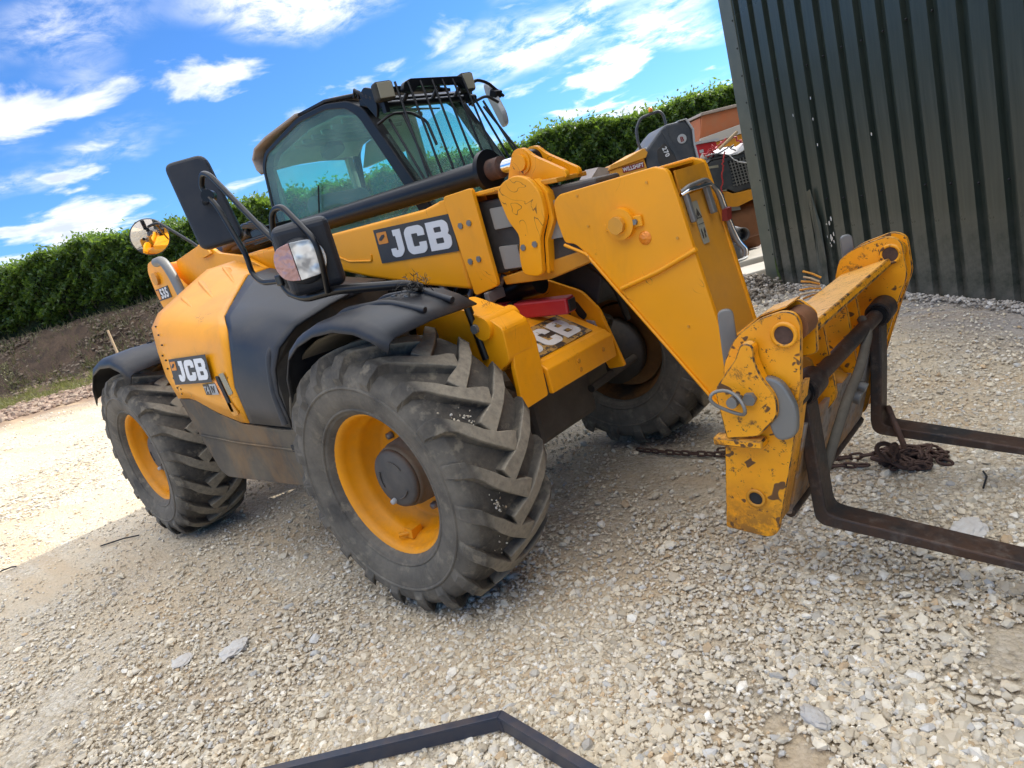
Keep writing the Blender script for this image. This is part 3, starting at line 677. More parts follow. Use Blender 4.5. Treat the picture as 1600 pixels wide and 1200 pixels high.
dump = thing('site_dumper', 'yellow site dumper with dark grey engine cover numbered 270 behind the boom nose', 'dumper', bp_(DO, 2.9, .4, 0))
fp(dump, 'engine_cover', 9.6, [(2.55, 1.55), (2.57, 1.88), (2.80, 2.07), (2.92, 2.15), (3.20, 2.14), (3.26, 2.00), (3.24, 1.80), (3.28, 1.20), (3.20, .85), (2.75, .80), (2.60, 1.1)], 0, .85, 'machine_grey', .04, bevel=.03)
fp(dump, 'cover_trim', 9.6, [(3.10, 2.155), (3.215, 2.155), (3.285, 2.0), (3.265, 1.80), (3.31, 1.20), (3.285, 1.18), (3.245, 1.79), (3.262, 1.99), (3.20, 2.142), (3.10, 2.142)], -.02, .87, 'light_grey', bevel=.006)
fp(dump, 'cover_crease', 9.6, [(2.84, 2.09), (2.94, 2.12), (2.93, 2.00), (3.03, 1.68), (3.22, 1.60), (3.22, 1.56), (2.99, 1.63), (2.88, 1.98)], -.012, -.001, 'machine_grey', .01, bevel=.004)
fp(dump, 'side_recess', 9.6, [(2.72, 1.72), (2.74, 1.86), (2.86, 1.93), (2.99, 1.66), (2.96, 1.48), (2.78, 1.50)], -.008, -.001, 'black_print', .02, bevel=.003)
part('badge', mb_move(MB().cyl((0, 0, 0), (0, -.012, 0), .062, 24), bp_(DO, 3.10, -.004, 1.915)), 'light_grey', dump)
put_mesh('badge_mark', text_mesh('badge_mark', 'B', 'red_print', bp_(DO, 3.07, -.02, 1.88), ux, (0, 0, 1), .09, .02), dump)
rx = (ux*.22-Vector((0, 0, .975))).normalized()
put_mesh('number', text_mesh('number', '270', 'white_print', bp_(DO, 2.81, -.012, 1.865), rx, ux, .085, .03), dump)
fp(dump, 'skip', 9.6, [(1.98, 1.30), (2.05, 1.76), (2.54, 1.80), (2.60, 1.30)], -.02, 1.0, 'yellow_dusty', bevel=.012)
fp(dump, 'skip_rim', 9.6, [(2.02, 1.765), (2.07, 1.83), (2.30, 1.86), (2.56, 1.93), (2.60, 1.86), (2.56, 1.80)], -.05, 1.02, 'yellow_dusty', bevel=.01)
part('skip_lip', MB().add([bp_(DO, a, d, z) for a, d, z in ((2.04, 0, 1.80), (1.90, -.05, 1.84), (1.70, -.05, 1.66), (1.70, .9, 1.68), (1.90, .95, 1.88), (2.05, .98, 1.82))]+[bp_(DO, 2.03, .0, 1.4), bp_(DO, 1.72, 0, 1.45)], [(0, 1, 4, 5), (1, 2, 3, 4), (0, 1, 2, 7, 6)]), 'roof_beige', dump, solid=.015)
put_mesh('sign_plate', loops_mesh('sign_plate', [[(0, 0), (.30, 0), (.30, .078), (0, .078)]], 'red_print', bp_(DO, 2.22, -.026, 1.685), ux, (0, 0, 1)), dump)
put_mesh('lettering', text_mesh('lettering', 'WILLSHIFT', 'white_print', bp_(DO, 2.225, -.029, 1.70), ux, (0, 0, 1), .074, .022, .76), dump)
part('rops_bar', MB().tube(fillet([bp_(DO, 2.60, .2, 1.86), bp_(DO, 2.56, .2, 2.02), bp_(DO, 2.57, .2, 2.20), bp_(DO, 2.66, .2, 2.33), bp_(DO, 2.93, .2, 2.36), bp_(DO, 2.98, .2, 2.29), bp_(DO, 2.99, .2, 2.1)], .05), .020, 8), 'machine_grey', dump)
part('beacon', MB().lathe([(0, .06), (.02, .055), (.03, .03), (.032, 0), (0, 0)], bp_(DO, 2.82, .2, 2.375), 'z', 12), 'lens_amber', dump)
part('control_box', MB().box(bp_(DO, 2.60, .1, 1.90), (.10, .10, .06)), 'grey_steel', dump, bevel=.01)
for dx, dd in ((2.15, .05), (2.15, .95), (2.95, .05), (2.95, .95)):
    wheel_far(dump, bp_(DO, dx, dd, .42), .42, .28)
fp(dump, 'chassis', 9.6, [(1.95, .5), (1.95, .78), (3.2, .78), (3.2, .5)], .25, .8, 'machine_grey')
# pedestrian roller with grille
RO = org(10.2)
rol = thing('roller', 'small grey and yellow roller with a mesh grille and rusty drum beside the shed corner', 'roller', bp_(RO, 3.9, .4, 0))
fp(rol, 'hood', 10.2, [(3.42, 1.13), (3.55, 1.47), (3.66, 1.53), (4.45, 1.50), (4.45, 1.02), (3.92, 1.00), (3.82, 1.08)], 0, .8, 'machine_grey', .03, bevel=.025)
fp(rol, 'hood_lid', 10.2, [(3.53, 1.485), (3.66, 1.565), (4.47, 1.53), (4.47, 1.505), (3.66, 1.540)], -.012, .81, 'machine_grey', bevel=.008)
fp(rol, 'grille_opening', 10.2, [(3.95, 1.09), (3.88, 1.47), (4.35, 1.45), (4.35, 1.07)], -.006, -.001, 'interior_dark', .02)
for i in range(8):
    z = 1.105+i*.044; fp(rol, 'grille_bar', 10.2, [(3.90, z), (4.35, z-.005), (4.35, z+.009), (3.90, z+.014)], -.022, -.010, 'grey_steel')
for i in range(9):
    a = 3.945+i*.048; fp(rol, 'grille_bar', 10.2, [(a, 1.09), (a-.035, 1.46), (a-.022, 1.46), (a+.013, 1.09)], -.034, -.023, 'grey_steel')
fp(rol, 'frame', 10.2, [(3.40, 1.11), (3.78, 1.055), (3.86, 1.0), (4.45, .98), (4.45, .84), (4.16, .85), (3.90, .80), (3.80, .82), (3.66, .89), (3.42, .97)], -.05, .85, 'yellow_low', .015, bevel=.01)
fp(rol, 'frame_strip', 10.2, [(3.40, 1.115), (3.78, 1.065), (3.78, 1.08), (3.42, 1.13)], -.06, -.02, 'decal_olive')
put_mesh('sign_plate', loops_mesh('sign_plate', [[(0, 0), (.36, 0), (.36, .10), (0, .10)]], 'red_print', bp_(RO, 3.36, -.055, .955), ux*.995-Vector((0, 0, .06)), (0, 0, 1)), rol)
put_mesh('lettering', text_mesh('lettering', 'WILLSHIFT', 'white_print', bp_(RO, 3.355, -.058, .975), ux*.995-Vector((0, 0, .06)), (0, 0, 1), .098, .024, .72), rol)
fp(rol, 'stripe', 10.2, [(3.60, 1.43), (3.60, 1.465), (3.74, 1.45), (3.74, 1.415)], -.006, -.001, 'decal_olive')
part('drum', MB().tube([bp_(RO, 3.46, .25, .55), bp_(RO, 4.5, .25, .55)], .27, 36), 'drum_rust', rol)
part('drum', MB().tube([bp_(RO, 3.46, 1.0, .30), bp_(RO, 4.5, 1.0, .30)], .29, 30), 'drum_rust', rol)
fp(rol, 'scraper_bar', 10.2, [(3.52, .80), (3.95, .74), (3.95, .79), (3.6, .86)], .0, .1, 'grey_steel')
def cable(label, pts, r, mat, jit=.02):
    P = [Vector(p) for p in pts]; out = []
    for i in range(len(P)-1):
        for k in range(6):
            q = k/6; out.append(P[i]*(1-q)+P[i+1]*q+Vector((rnd.gauss(0, jit), rnd.gauss(0, jit), rnd.gauss(0, jit*.5))))
    out.append(P[-1]); mb = MB().tube(out, r, 6)
    me = mb.mesh('cable', mat, P[0]); return link('cable', me, None, P[0], label=label, cat='cable')
cable('dark red cable hanging down the side of the grey roller hood', [bp_(RO, 3.86, -.03, 1.60), bp_(RO, 3.80, -.05, 1.48), bp_(RO, 3.75, -.07, 1.30), bp_(RO, 3.70, -.08, 1.10), bp_(RO, 3.60, -.09, .9)], .011, 'red_cable', .008)
cable('bright red cable looped over the white sheet on the roller', [bp_(RO, 3.76, .1, 1.66), bp_(RO, 3.9, .15, 1.73), bp_(RO, 4.05, .1, 1.77), bp_(RO, 4.17, .05, 1.68), bp_(RO, 4.20, -.02, 1.56)], .014, 'red_cable', .025)
cable('tangled dark red cable heaped at the left end of the roller hood', [bp_(RO, 3.58, .05, 1.60), bp_(RO, 3.66, .02, 1.70), bp_(RO, 3.74, .1, 1.62), bp_(RO, 3.66, .0, 1.60), bp_(RO, 3.72, .05, 1.74)], .014, 'red_cable', .03)
cable('white cable drooping across the grille of the roller', [bp_(RO, 3.90, -.05, 1.55), bp_(RO, 4.0, -.06, 1.42), bp_(RO, 4.22, -.06, 1.34)], .008, 'white_sheet', .008)
cable('black and silver cable lying on the white sheet on the roller', [bp_(RO, 3.60, -.02, 1.58), bp_(RO, 3.75, -.02, 1.62), bp_(RO, 3.95, .0, 1.66), bp_(RO, 4.02, -.03, 1.58)], .010, 'machine_grey', .02)
rows = [[bp_(RO, x, d, 1.60+.05*math.sin(x*9+d*5)+.03*math.sin(d*14+x*3)) for x in np.linspace(3.62, 4.40, 12)] for d in np.linspace(-.03, .6, 8)]
o = link('plastic_sheet', MB().grid(rows).mesh('plastic_sheet', 'white_sheet', RO), None, RO, label='crumpled white plastic sheet lying on top of the roller hood', cat='plastic sheet', solid=.008)
t = MB().tube([bp_(RO, 3.80, .0, 1.66), bp_(RO, 4.12, .05, 1.83)], .022, 6); link('batten', t.mesh('batten', 'wood_pale', RO), None, RO, label='pale timber batten resting on the junk on the roller', cat='timber')
BO = org(12); bx = thing('tool_box', 'dark red box with a pale lid between the dumper and the rusty orange skip', 'box', bp_(BO, 4.3, 0, 1.58))
fp(bx, 'body', 12, [(4.10, 1.50), (4.10, 1.85), (4.44, 1.82), (4.46, 1.50)], 0, .4, 'red_paint', bevel=.01)
fp(bx, 'lid', 12, [(4.06, 1.856), (4.48, 1.826), (4.48, 1.865), (4.06, 1.90)], -.03, .43, 'light_grey')
fp(bx, 'stand', 12, [(4.12, 0), (4.12, 1.495), (4.42, 1.495), (4.42, 0)], .05, .35, 'machine_grey')
for z in (1.60, 1.70): fp(bx, 'label_plate', 12, [(4.13, z), (4.20, z), (4.20, z+.05), (4.13, z+.05)], -.006, -.001, 'light_grey')
KO = org(14); sk = thing('rusty_skip', 'rusty orange steel skip with a sloping front standing in front of the hedge', 'skip', bp_(KO, 5.6, .5, 0))
fp(sk, 'side_plate', 14, [(4.88, 2.02), (5.00, 2.40), (6.6, 2.36), (6.6, 2.0), (4.92, 1.93)], 0, .05, 'skip_orange', bevel=.01)
fp(sk, 'rim', 14, [(4.95, 2.405), (4.98, 2.46), (6.65, 2.42), (6.65, 2.365)], -.05, 1.2, 'roof_beige', bevel=.01)
fp(sk, 'rib', 14, [(4.84, 1.84), (4.86, 1.99), (6.6, 2.12), (6.6, 1.92)], -.06, -.002, 'concrete', bevel=.008)
fp(sk, 'body', 14, [(4.84, 1.80), (4.98, 2.38), (6.6, 2.34), (6.6, 1.50), (4.95, 1.62)], .055, 1.1, 'skip_orange')
fp(sk, 'lower_plate', 14, [(4.86, 1.835), (6.6, 1.90), (6.6, 1.55), (4.9, 1.64)], .0, .05, 'yellow_low')
fp(sk, 'base', 14, [(4.95, 0), (4.95, 1.60), (6.6, 1.48), (6.6, 0)], .1, 1.0, 'axle_dirt')
GO = org(8.8)
for i, (a, d, z, w, dd, h, lb, mt) in enumerate(((2.95, -.45, .0, 1.0, .6, .11, 'pale concrete slab lying on the ground left of the shed corner', 'concrete'),
                                            (3.0, .25, .0, 1.3, .8, .17, 'upper concrete slab under the rusty roller drum', 'concrete'))):
    me = fprism(GO, [(a, z), (a+w, z), (a+w, z+h), (a, z+h)], d, d+dd).mesh('concrete_slab', mt, GO); link('concrete_slab', me, None, GO, label=lb, cat='slab', bevel=.02)
rl = bp_(GO, 3.33, .5, .175); reel = thing('drain_tub', 'round black tub with a flared grey rim sitting on the concrete slab', 'tub', rl)
part('tub', MB().lathe([(0, .01), (.17, .01), (.19, .03), (.175, .10), (.18, .23), (.15, .24), (.13, .06), (0, .05)], rl, 'z', 32), 'black_plastic', reel)
part('rim', MB().lathe([(.18, .0), (.235, .0), (.24, .014), (.18, .024)], rl, 'z', 32, closed=True), 'light_grey', reel)
pp = bp_(GO, 3.52, .6, .50)
link('pipe', MB().lathe([(.075, -.25), (.09, -.25), (.09, .25), (.075, .25)], (0, 0, 0), 'y', 24, closed=True).mesh('pipe', 'black_plastic'), None, pp, (0, 0, math.atan2(ud.y, ud.x)-math.pi/2), label='short black pipe end poking out above the tub by the corner trim', cat='pipe')
rows = [[bp_(GO, x, .75+.25*y, .42+.12*y+.03*math.sin(x*20+y*4)) for x in np.linspace(3.05, 3.75, 10)] for y in np.linspace(0, 1, 6)]
o = link('plastic_sheet', MB().grid(rows).mesh('plastic_sheet', 'white_sheet', GO), None, GO, label='white plastic sheet tucked under the rusty roller drum', cat='plastic sheet', solid=.008)
# stake by the bank
p0 = Vector((-17.6, 4.4, -.05)); p1 = Vector((-18.0, 4.5, 1.42))
link('stake', MB().cyl(p0, p1, .045, 8, .035).mesh('stake', 'wood_pale', p0), None, p0, label='leaning bare wooden stake sticking up behind the rear mudguard', cat='stake')
# dry weeds on the bank
for (D, L, h, lb) in ((24.6, 17.6, 1.6, 'tall pale dry weed on the dark bank at the far left, upper one'), (24.0, 16.7, 1.0, 'short pale dry weed at the foot of the bank at the far left')):
    b = at(D, L, float(bz(D))-.05); n = 260; q = rs.uniform(0, 1, n)
    P = np.stack([rs.normal(0, .10, n)+q*.25, rs.normal(0, .1, n), q*h+rs.normal(0, .04, n)], 1)
    v, f, c = leaves(P, .11, .3, .6); w_ = thing('weed', lb, 'weed', b)
    soup('leaves', 'weed_leaf', v, f, c, w_, kind='stuff')
    part('stem', MB().tube([b, b+Vector((.1, 0, h*.5)), b+Vector((.25, 0, h))], [.014, .01, .004], 5, False), 'bark', w_)

# ------------------------------------------------------------------ telehandler
TH = thing('telehandler', 'yellow and black telehandler with pallet forks parked on the gravel', 'telehandler', (1.4, 0, 0))
YP, BP_ = 'yellow_paint', 'black_plastic'
def boxw(x0, x1, y0, y1, z0, z1): return MB().box(((x0+x1)/2, (y0+y1)/2, (z0+z1)/2), (x1-x0, y1-y0, z1-z0))
def bolt(parent, c, n, r=.012, h=.008, mat='grey_steel'):
    n = Vector(n).normalized(); c = Vector(c); part('bolt', MB().cyl(c-n*.004, c+n*h, r, 6), mat, parent)
# wheels
RT = .61
def tyre_mb():
    mb = MB()
    half = .225
    prof = [(.318, -.165), (.34, -.205), (.40, -.232), (.46, -.240), (.515, -.232), (.548, -.205), (.562, -.15), (.570, -.06), (.571, 0)]
    prof = prof+[(a, -b) for a, b in prof[-2::-1]]
    mb.lathe(prof, (0, 0, 0), 'y', 72)
    # raised rings on the sidewall
    for sgn in (-1, 1):
        mb.lathe([(.352, sgn*.213), (.357, sgn*.220), (.362, sgn*.219), (.366, sgn*.216)], (0, 0, 0), 'y', 64)
        mb.lathe([(.455, sgn*.239), (.460, sgn*.2445), (.466, sgn*.2445), (.470, sgn*.2385)], (0, 0, 0), 'y', 64)
    # lugs: w across (0 centre .. .24 shoulder then down the wall), theta along; + = towards the centre tip
    NL = 19
    path = [(-.052, .200), (-.03, .185), (.03, .155), (.08, .122), (.13, .078), (.175, .035), (.210, .004), (.236, -.010), (.240, -.016)]
    hgt = [.610, .613, .612, .611, .609, .603, .588, .545, .505]
    base = [.555, .56, .56, .558, .555, .54, .51, .47, .45]
    wid = [.070, .066, .050, .046, .048, .056, .066, .070, .055]
    for side in (1, -1):
        for k in range(NL):
            th0 = 2*math.pi*(k+(.5 if side < 0 else 0))/NL
            ring = []
            for (w, sarc), h, b, wd in zip(path, hgt, base, wid):
                th = th0+sarc/.58; rows_ = []
                # slant: lug cross direction mostly along the circumference
                for q, r_ in ((-1.22, b), (-1, h), (1, h), (1.22, b)):
                    dt = q*wd*.5/.6; dw = q*wd*.5 if w < .17 else 0
                    ww = (w+dw*.5)*side
                    if abs(ww) > .20 and r_ == b: ww = math.copysign(min(abs(ww), .236), ww)
                    rows_.append((r_*math.sin(th+dt), ww if w < .24 else (.247 if r_ == h else .232)*side, r_*math.cos(th+dt)))
                ring.append(rows_)
            vs = [p for r_ in ring for p in r_]; fs = []
            for i in range(len(ring)-1):
                for j in range(3): fs.append((i*4+j, i*4+j+1, (i+1)*4+j+1, (i+1)*4+j))
            fs.append((0, 1, 2, 3)); e = (len(ring)-1)*4; fs.append((e, e+1, e+2, e+3))
            mb.add(vs, fs, False)
    return mb
def rim_mb():
    # outer side at -y
    prof = [(.300, -.150), (.318, -.172), (.331, -.176), (.333, -.170), (.327, -.163), (.322, -.155), (.305, -.148), (.300, -.138), (.298, -.100), (.285, -.085), (.276, -.06), (.276, .05), (.290, .075), (.300, .12), (.330, .17), (.322, .175), (.295, .15)]
    prof = [(.333, -.168), (.331, -.178), (.322, -.178), (.309, -.160), (.303, -.140), (.300, -.105), (.286, -.088), (.279, -.06), (.276, .0), (.262, .008), (.258, .028), (.245, .034), (.10, .034)]
    mb = MB().lathe(prof, (0, 0, 0), 'y', 64)
    mb.lathe([(.276, .0), (.276, .05), (.290, .075), (.300, .12), (.333, .168), (.340, .17)], (0, 0, 0), 'y', 64)
    mb.lathe([(.10, .042), (.245, .042), (.262, .046)], (0, 0, 0), 'y', 64)
    return mb
RI = rim_mb().mesh('wheel_rim', 'rim_inner'); TY = tyre_mb().mesh('tyre', 'tyre_rubber'); RM = rim_mb().mesh('wheel_rim', 'rim_yellow')
HB = MB().lathe([(0, -.108), (.125, -.108), (.138, -.098), (.142, -.085), (.142, -.06), (.15, -.055), (.155, .035)], (0, 0, 0), 'y', 40).mesh('hub', 'axle_dirt')
HC = MB().lathe([(0, -.128), (.02, -.130), (.116, -.126), (.130, -.118), (.134, -.100), (.128, -.098)], (0, 0, 0), 'y', 40)
for a in (.5, 2.6, 4.7):
    HC.tube([(.085*math.cos(a+t*.18), -.131, .085*math.sin(a+t*.18)) for t in range(6)], .004, 5)
HC = HC.mesh('hub_cap', 'black_plastic')
NU = MB().lathe([(0, -.145), (.011, -.145), (.014, -.13), (.014, -.11)], (0, 0, 0), 'y', 8).mesh('hub_plug', 'light_grey')
NT2 = MB().lathe([(0, .005), (.016, .007), (.018, .03)], (0, 0, 0), 'y', 6).mesh('wheel_nut', 'grey_steel')
VB = MB().box((0, 0, 0), (.05, .06, .045)).cyl((0, -.02, 0), (-.03, -.06, 0), .011, 10).mesh('valve_guard', 'rim_yellow')
WH = MB().lathe([(0, .10), (.17, .10), (.20, .12), (.20, .20), (0, .22)], (0, 0, 0), 'y', 28).mesh('brake_housing', 'greasy')
RF = MB().lathe([(.334, -.166), (.3335, -.1795), (.3275, -.1815), (.3255, -.1785)], (0, 0, 0), 'y', 64).mesh('rim_flange', 'flange_rust')
def wheel(name, x, y, flip, steer, spin, label=None):
    w = link(name, RI if flip else RM, TH, (x, y, RT), (0, spin, steer+(math.pi if flip else 0)), label=label)
    if flip: w.rotation_euler = (0, -spin, math.pi+steer)
    WORLD[w] = Vector((0, 0, 0))
    for n_, me_ in (('tyre', TY), ('hub', HB), ('hub_cap', HC)):
        c = link(n_, me_, w, (0, 0, 0), bevel=.006 if n_ == 'tyre' else 0, seg=1); WORLD[c] = Vector((0, 0, 0))
    tyre = [c for c in w.children if c.name.startswith('tyre')][0]
    if flip: tyre.rotation_euler = (0, 0, math.pi)
    link('rim_flange', RF, w, (0, 0, 0))
    link('hub_plug', NU, w, (-.05, 0, -.095))
    link('brake_housing', WH, w, (0, 0, 0))
    for k in range(10):
        a = 2*math.pi*(k+.5)/10; link('wheel_nut', NT2, w, (.195*math.cos(a), .0, .195*math.sin(a)))
    link('valve_guard', VB, w, (-.07, -.085, -.262), (0, .25, 0))
    return w
wheel('front_wheel', 2.75, -.905, False, R(1.75), R(-6.8))
wheel('rear_wheel', 0.0, -.905, False, R(-.6), R(-20))
wheel('front_wheel', 2.75, .905, True, R(1.75), R(30))
wheel('rear_wheel', 0.0, .905, True, R(-.6), R(60))
V0 = []
for (th0, w0, n, sp_a, sp_w) in ((62, -.11, 26, 4, .03), (66, -.07, 18, 3, .02), (98, -.10, 20, 3, .02), (120, -.08, 10, 6, .04)):
    for i in range(n):
        th = R(th0+rnd.gauss(0, sp_a)); w = w0+rnd.gauss(0, sp_w); V0.append((2.75+.574*math.sin(th), -.905+w, RT+.574*math.cos(th)))
P = np.array(V0)-np.array(WORLD[TH]); v, f_, c_ = stones(P, rs.uniform(.003, .0085, len(P)), 1, 1.0, PAL)
soup('packed_grit', 'stone_mat', v, f_, c_, TH, kind='stuff')
# axles and spine
part('front_axle', MB().cyl((2.75, -.62, .61), (2.75, .62, .61), .13, 20).box((2.75, 0, .60), (.34, .5, .36)), 'axle_dirt', TH, bevel=.03)
part('rear_axle', MB().cyl((0, -.62, .61), (0, .62, .61), .12, 20).box((0, 0, .60), (.34, .4, .3)), 'axle_dirt', TH, bevel=.03)
part('chassis_frame', boxw(-.75, 2.50, -.30, -.24, .52, 1.05).add(boxw(-.75, 2.50, .06, .12, .52, 1.05).v, boxw(0, 1, 0, 1, 0, 1).f).add(boxw(-.75, 2.45, -.238, .058, .55, .60).v, boxw(0, 1, 0, 1, 0, 1).f), 'greasy', TH)
part('gearbox', boxw(.9, 2.3, -.22, .04, .62, .95), 'greasy', TH, bevel=.04)
# engine pod: section curve from the boom to the lower edge
def curve(xs, ys):
    return lambda t: float(np.interp(t, xs, ys))
sec = []   # each: y, z(x)
secs = [(-.30, curve([.6, .9, 1.35, 1.73, 2.25], [1.74, 1.655, 1.545, 1.47, 1.375])),
        (-.50, curve([.6, .9, 1.35, 1.73, 2.25], [1.725, 1.66, 1.56, 1.48, 1.385])),
        (-.72, curve([.6, .9, 1.35, 1.73, 2.25], [1.635, 1.59, 1.51, 1.455, 1.365])),
        (-.93, curve([.6, .9, 1.35, 1.75, 2.25], [1.545, 1.52, 1.455, 1.41, 1.31])),
        (-1.02, curve([.6, .9, 1.35, 1.75, 2.25], [1.475, 1.46, 1.40, 1.355, 1.22])),
        (-1.055, curve([.6, 2.25], [1.36, 1.13])),
        (-1.07, curve([.6, 2.25], [1.20, 1.02])),
        (-1.065, curve([.6, 1.1, 1.35, 1.60, 2.25], [1.035, 1.03, .945, .885, .855]))]
xr = [.62, .62, .66, .72, .79, .84, .86, .90]      # rear edge per section
xb = [1.03, 1.12, 1.33, 1.56, 1.73, 1.72, 1.69, 1.70]   # yellow / black joint
xf = [2.16, 2.20, 2.24, 2.22, 2.17, 2.13, 2.11, 2.12]   # front edge
def pod(name, xa, xz, mat, n=10, y_off=0, **k):
    rows = []
    for i, (y, zf) in enumerate(secs):
        rows.append([(xa[i]+(xz[i]-xa[i])*t/n, y+y_off, zf(xa[i]+(xz[i]-xa[i])*t/n)) for t in range(n+1)])
    # subdivide across
    rr_ = []
    for a, b in zip(rows[:-1], rows[1:]):
        for q in (0, .5): rr_.append([tuple(np.array(p)*(1-q)+np.array(s_)*q) for p, s_ in zip(a, b)])
    rr_.append(rows[-1])
    return part(name, MB().grid(rr_), mat, TH, solid=.012, **k)
bon = pod('engine_cover', xr, [v-.006 for v in xb], YP)
blk = pod('engine_side_panel', [v+.006 for v in xb], xf, BP_)
# raised bonnet ridges and creases
for (a, b, w_) in (((.75, -.62, 1.655), (1.30, -.80, 1.475), .05), ((.78, -.45, 1.70), (1.22, -.62, 1.545), .05), ((.80, -.78, 1.585), (1.42, -.95, 1.405), .05)):
    v = Vector(b)-Vector(a); L_ = v.length; mid = (Vector(a)+Vector(b))/2; q = v.to_track_quat('X', 'Z').to_matrix() @ Matrix.Rotation(R(-22), 3, 'X')
    part('bonnet_ridge', MB().box(mid, (L_, w_, .02), q), YP, TH, bevel=.009)
part('crease_rib', MB().tube(fillet([(2.21, -.50, 1.39), (2.16, -.80, 1.352), (2.09, -1.035, 1.24), (2.07, -1.07, 1.05), (2.085, -1.075, .88)], .06), [.022]*0 or .020, 8), BP_, TH)
part('pod_rear_wall', MB().add([(x, y, zf(x)) for x, (y, zf) in zip([v+.012 for v in xr], secs)]+[(.66, -.32, 1.0)], [tuple(range(9))]), YP, TH, solid=.01)
part('pod_front_wall', MB().add([(x, y, zf(x)) for x, (y, zf) in zip([v-.012 for v in xf], secs)]+[(2.1, -.32, .6)], [tuple(range(9))]), 'greasy', TH, solid=.01)
part('engine_block', boxw(.8, 2.05, -.95, -.33, .62, 1.33), 'greasy', TH)
logo(TH, (1.00, -1.090, 1.123), (1, 0, .0), (.05, .10, 1.0), .50, .152, (0, -1, 0))
put_mesh('badge_panel', loops_mesh('badge_panel', [[(0, 0), (.075, 0), (.075, .062), (0, .062)]], 'black_print', (1.345, -1.084, 1.050), (1, 0, .0), (0, 0, 1)), TH)
put_mesh('badge_panel', loops_mesh('badge_panel', [[(0, 0), (.080, 0), (.080, .062), (0, .062)]], 'light_grey', (1.422, -1.084, 1.050), (1, 0, .0), (0, 0, 1)), TH)
put_mesh('lettering', text_mesh('lettering', 'T4', 'light_grey', (1.350, -1.0865, 1.060), (1, 0, 0), (0, 0, 1), .056, .03, .9), TH)
put_mesh('lettering', text_mesh('lettering', 'IV', 'black_print', (1.434, -1.0865, 1.060), (1, 0, 0), (0, 0, 1), .056, .02, .9), TH)
part('vent_slot', MB().prism(rounded([(1.53, 1.15), (1.565, 1.15), (1.60, .95), (1.565, .95)], .008, 2), -1.084, -1.076), 'interior_dark', TH)
part('safety_sticker', MB().prism(rounded([(1.575, 1.16), (1.63, 1.165), (1.655, 1.05), (1.60, 1.04)], .006, 2), -1.080, -1.076), 'decal_olive', TH)
part('safety_sticker', MB().prism(rounded([(1.50, 1.13), (1.525, 1.13), (1.555, 1.03), (1.53, 1.03)], .004, 2), -1.084, -1.080), 'lens_amber', TH)
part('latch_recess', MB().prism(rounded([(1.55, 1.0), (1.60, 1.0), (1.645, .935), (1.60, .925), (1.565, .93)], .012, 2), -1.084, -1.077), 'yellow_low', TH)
for (a, z) in ((.90, 1.42), (.93, 1.36), (.905, 1.30), (.935, 1.27), (.925, 1.22), (.96, 1.16), (.955, 1.10), (.985, 1.06), (1.0, 1.09), (.86, 1.47)):
    y_ = float(np.interp(z, [1.03, 1.2, 1.3, 1.40, 1.47], [-1.066, -1.071, -1.062, -1.045, -1.02])); bolt(TH, (a, y_-.006, z), (0, -1, 0), .006, .003, 'black_steel')
# fuel tank below
tk = [(.90, 1.03), (1.12, 1.02), (1.36, .935), (1.60, .875), (2.02, .845), (2.16, .85), (2.20, .70), (2.16, .58), (2.08, .545), (1.18, .535), (1.10, .57)]
part('fuel_tank', MB().prism(rounded(tk, [.02]*len(tk), 3), -1.07, -.42), 'tank_plastic', TH, bevel=.03, seg=3)
part('tank_seam', MB().tube([(1.02, -1.074, .80), (1.5, -1.076, .765), (2.17, -1.074, .74)], .006, 6), 'tank_plastic', TH)
for (x0, z0) in ((2.06, .77), (2.10, .72), (2.12, .66)):
    part('step_recess', MB().prism([(x0, z0), (x0+.06, z0), (x0+.055, z0-.035), (x0, z0-.035)], -1.079, -1.072), 'interior_dark', TH, bevel=.003)
# mudguards
def guard(name, arc, yo, yi, lip, **k):
    rows = []
    arc = [Vector(p) for p in arc]
    for y, dz, f in ((yo, -lip, 1.0), (yo+.02, -.012, 1), (yo+.05, 0, 1), ((yo+yi)/2, .012, 1), (yi-.0, .005, 1)):
        rows.append([(p.x, y, p.y+dz) for p in arc])
    sub = []
    return part(name, MB().grid(rows), BP_, TH, solid=.007, **k)
guard('front_mudguard', [(2.36, 1.06), (2.39, 1.17), (2.46, 1.255), (2.56, 1.305), (2.70, 1.338), (2.85, 1.345), (2.98, 1.325), (3.07, 1.29), (3.155, 1.24)], -1.15, -.66, .045)
part('mudguard_ridge', MB().tube(fillet([(2.45, -.98, 1.262), (2.70, -.96, 1.352), (2.95, -.93, 1.35), (3.12, -.90, 1.29)], .05), .014, 8), BP_, TH)
part('mudguard_ridge', MB().tube(fillet([(2.45, -.74, 1.262), (2.70, -.75, 1.352), (2.95, -.75, 1.35), (3.12, -.75, 1.29)], .05), .014, 8), BP_, TH)
guard('rear_mudguard', [(-.47, 1.08), (-.42, 1.20), (-.28, 1.30), (-.08, 1.345), (.14, 1.345), (.30, 1.30), (.40, 1.22)], -1.13, -.66, .06)
for p in ((2.80, -.92, 1.350), (2.88, -.92, 1.350), (2.86, -.82, 1.353), (2.94, -.82, 1.345)):
    bolt(TH, p, (0, 0, 1), .014, .008)
for p in ((-.05, -.86, 1.355), (.03, -.80, 1.357)): bolt(TH, p, (0, 0, 1), .02, .010, BP_)
part('mudguard_stay', MB().tube([(3.05, -.62, 1.28), (3.08, -.62, 1.0)], .018, 8), 'black_steel', TH)
# arch liner behind the front wheel
part('wheel_arch', MB().grid([[(2.75-.70*math.cos(a), y, .62+.66*math.sin(a)) for a in np.linspace(-.1, 1.5, 10)] for y in (-1.06, -.45)]), 'axle_dirt', TH, solid=.01)
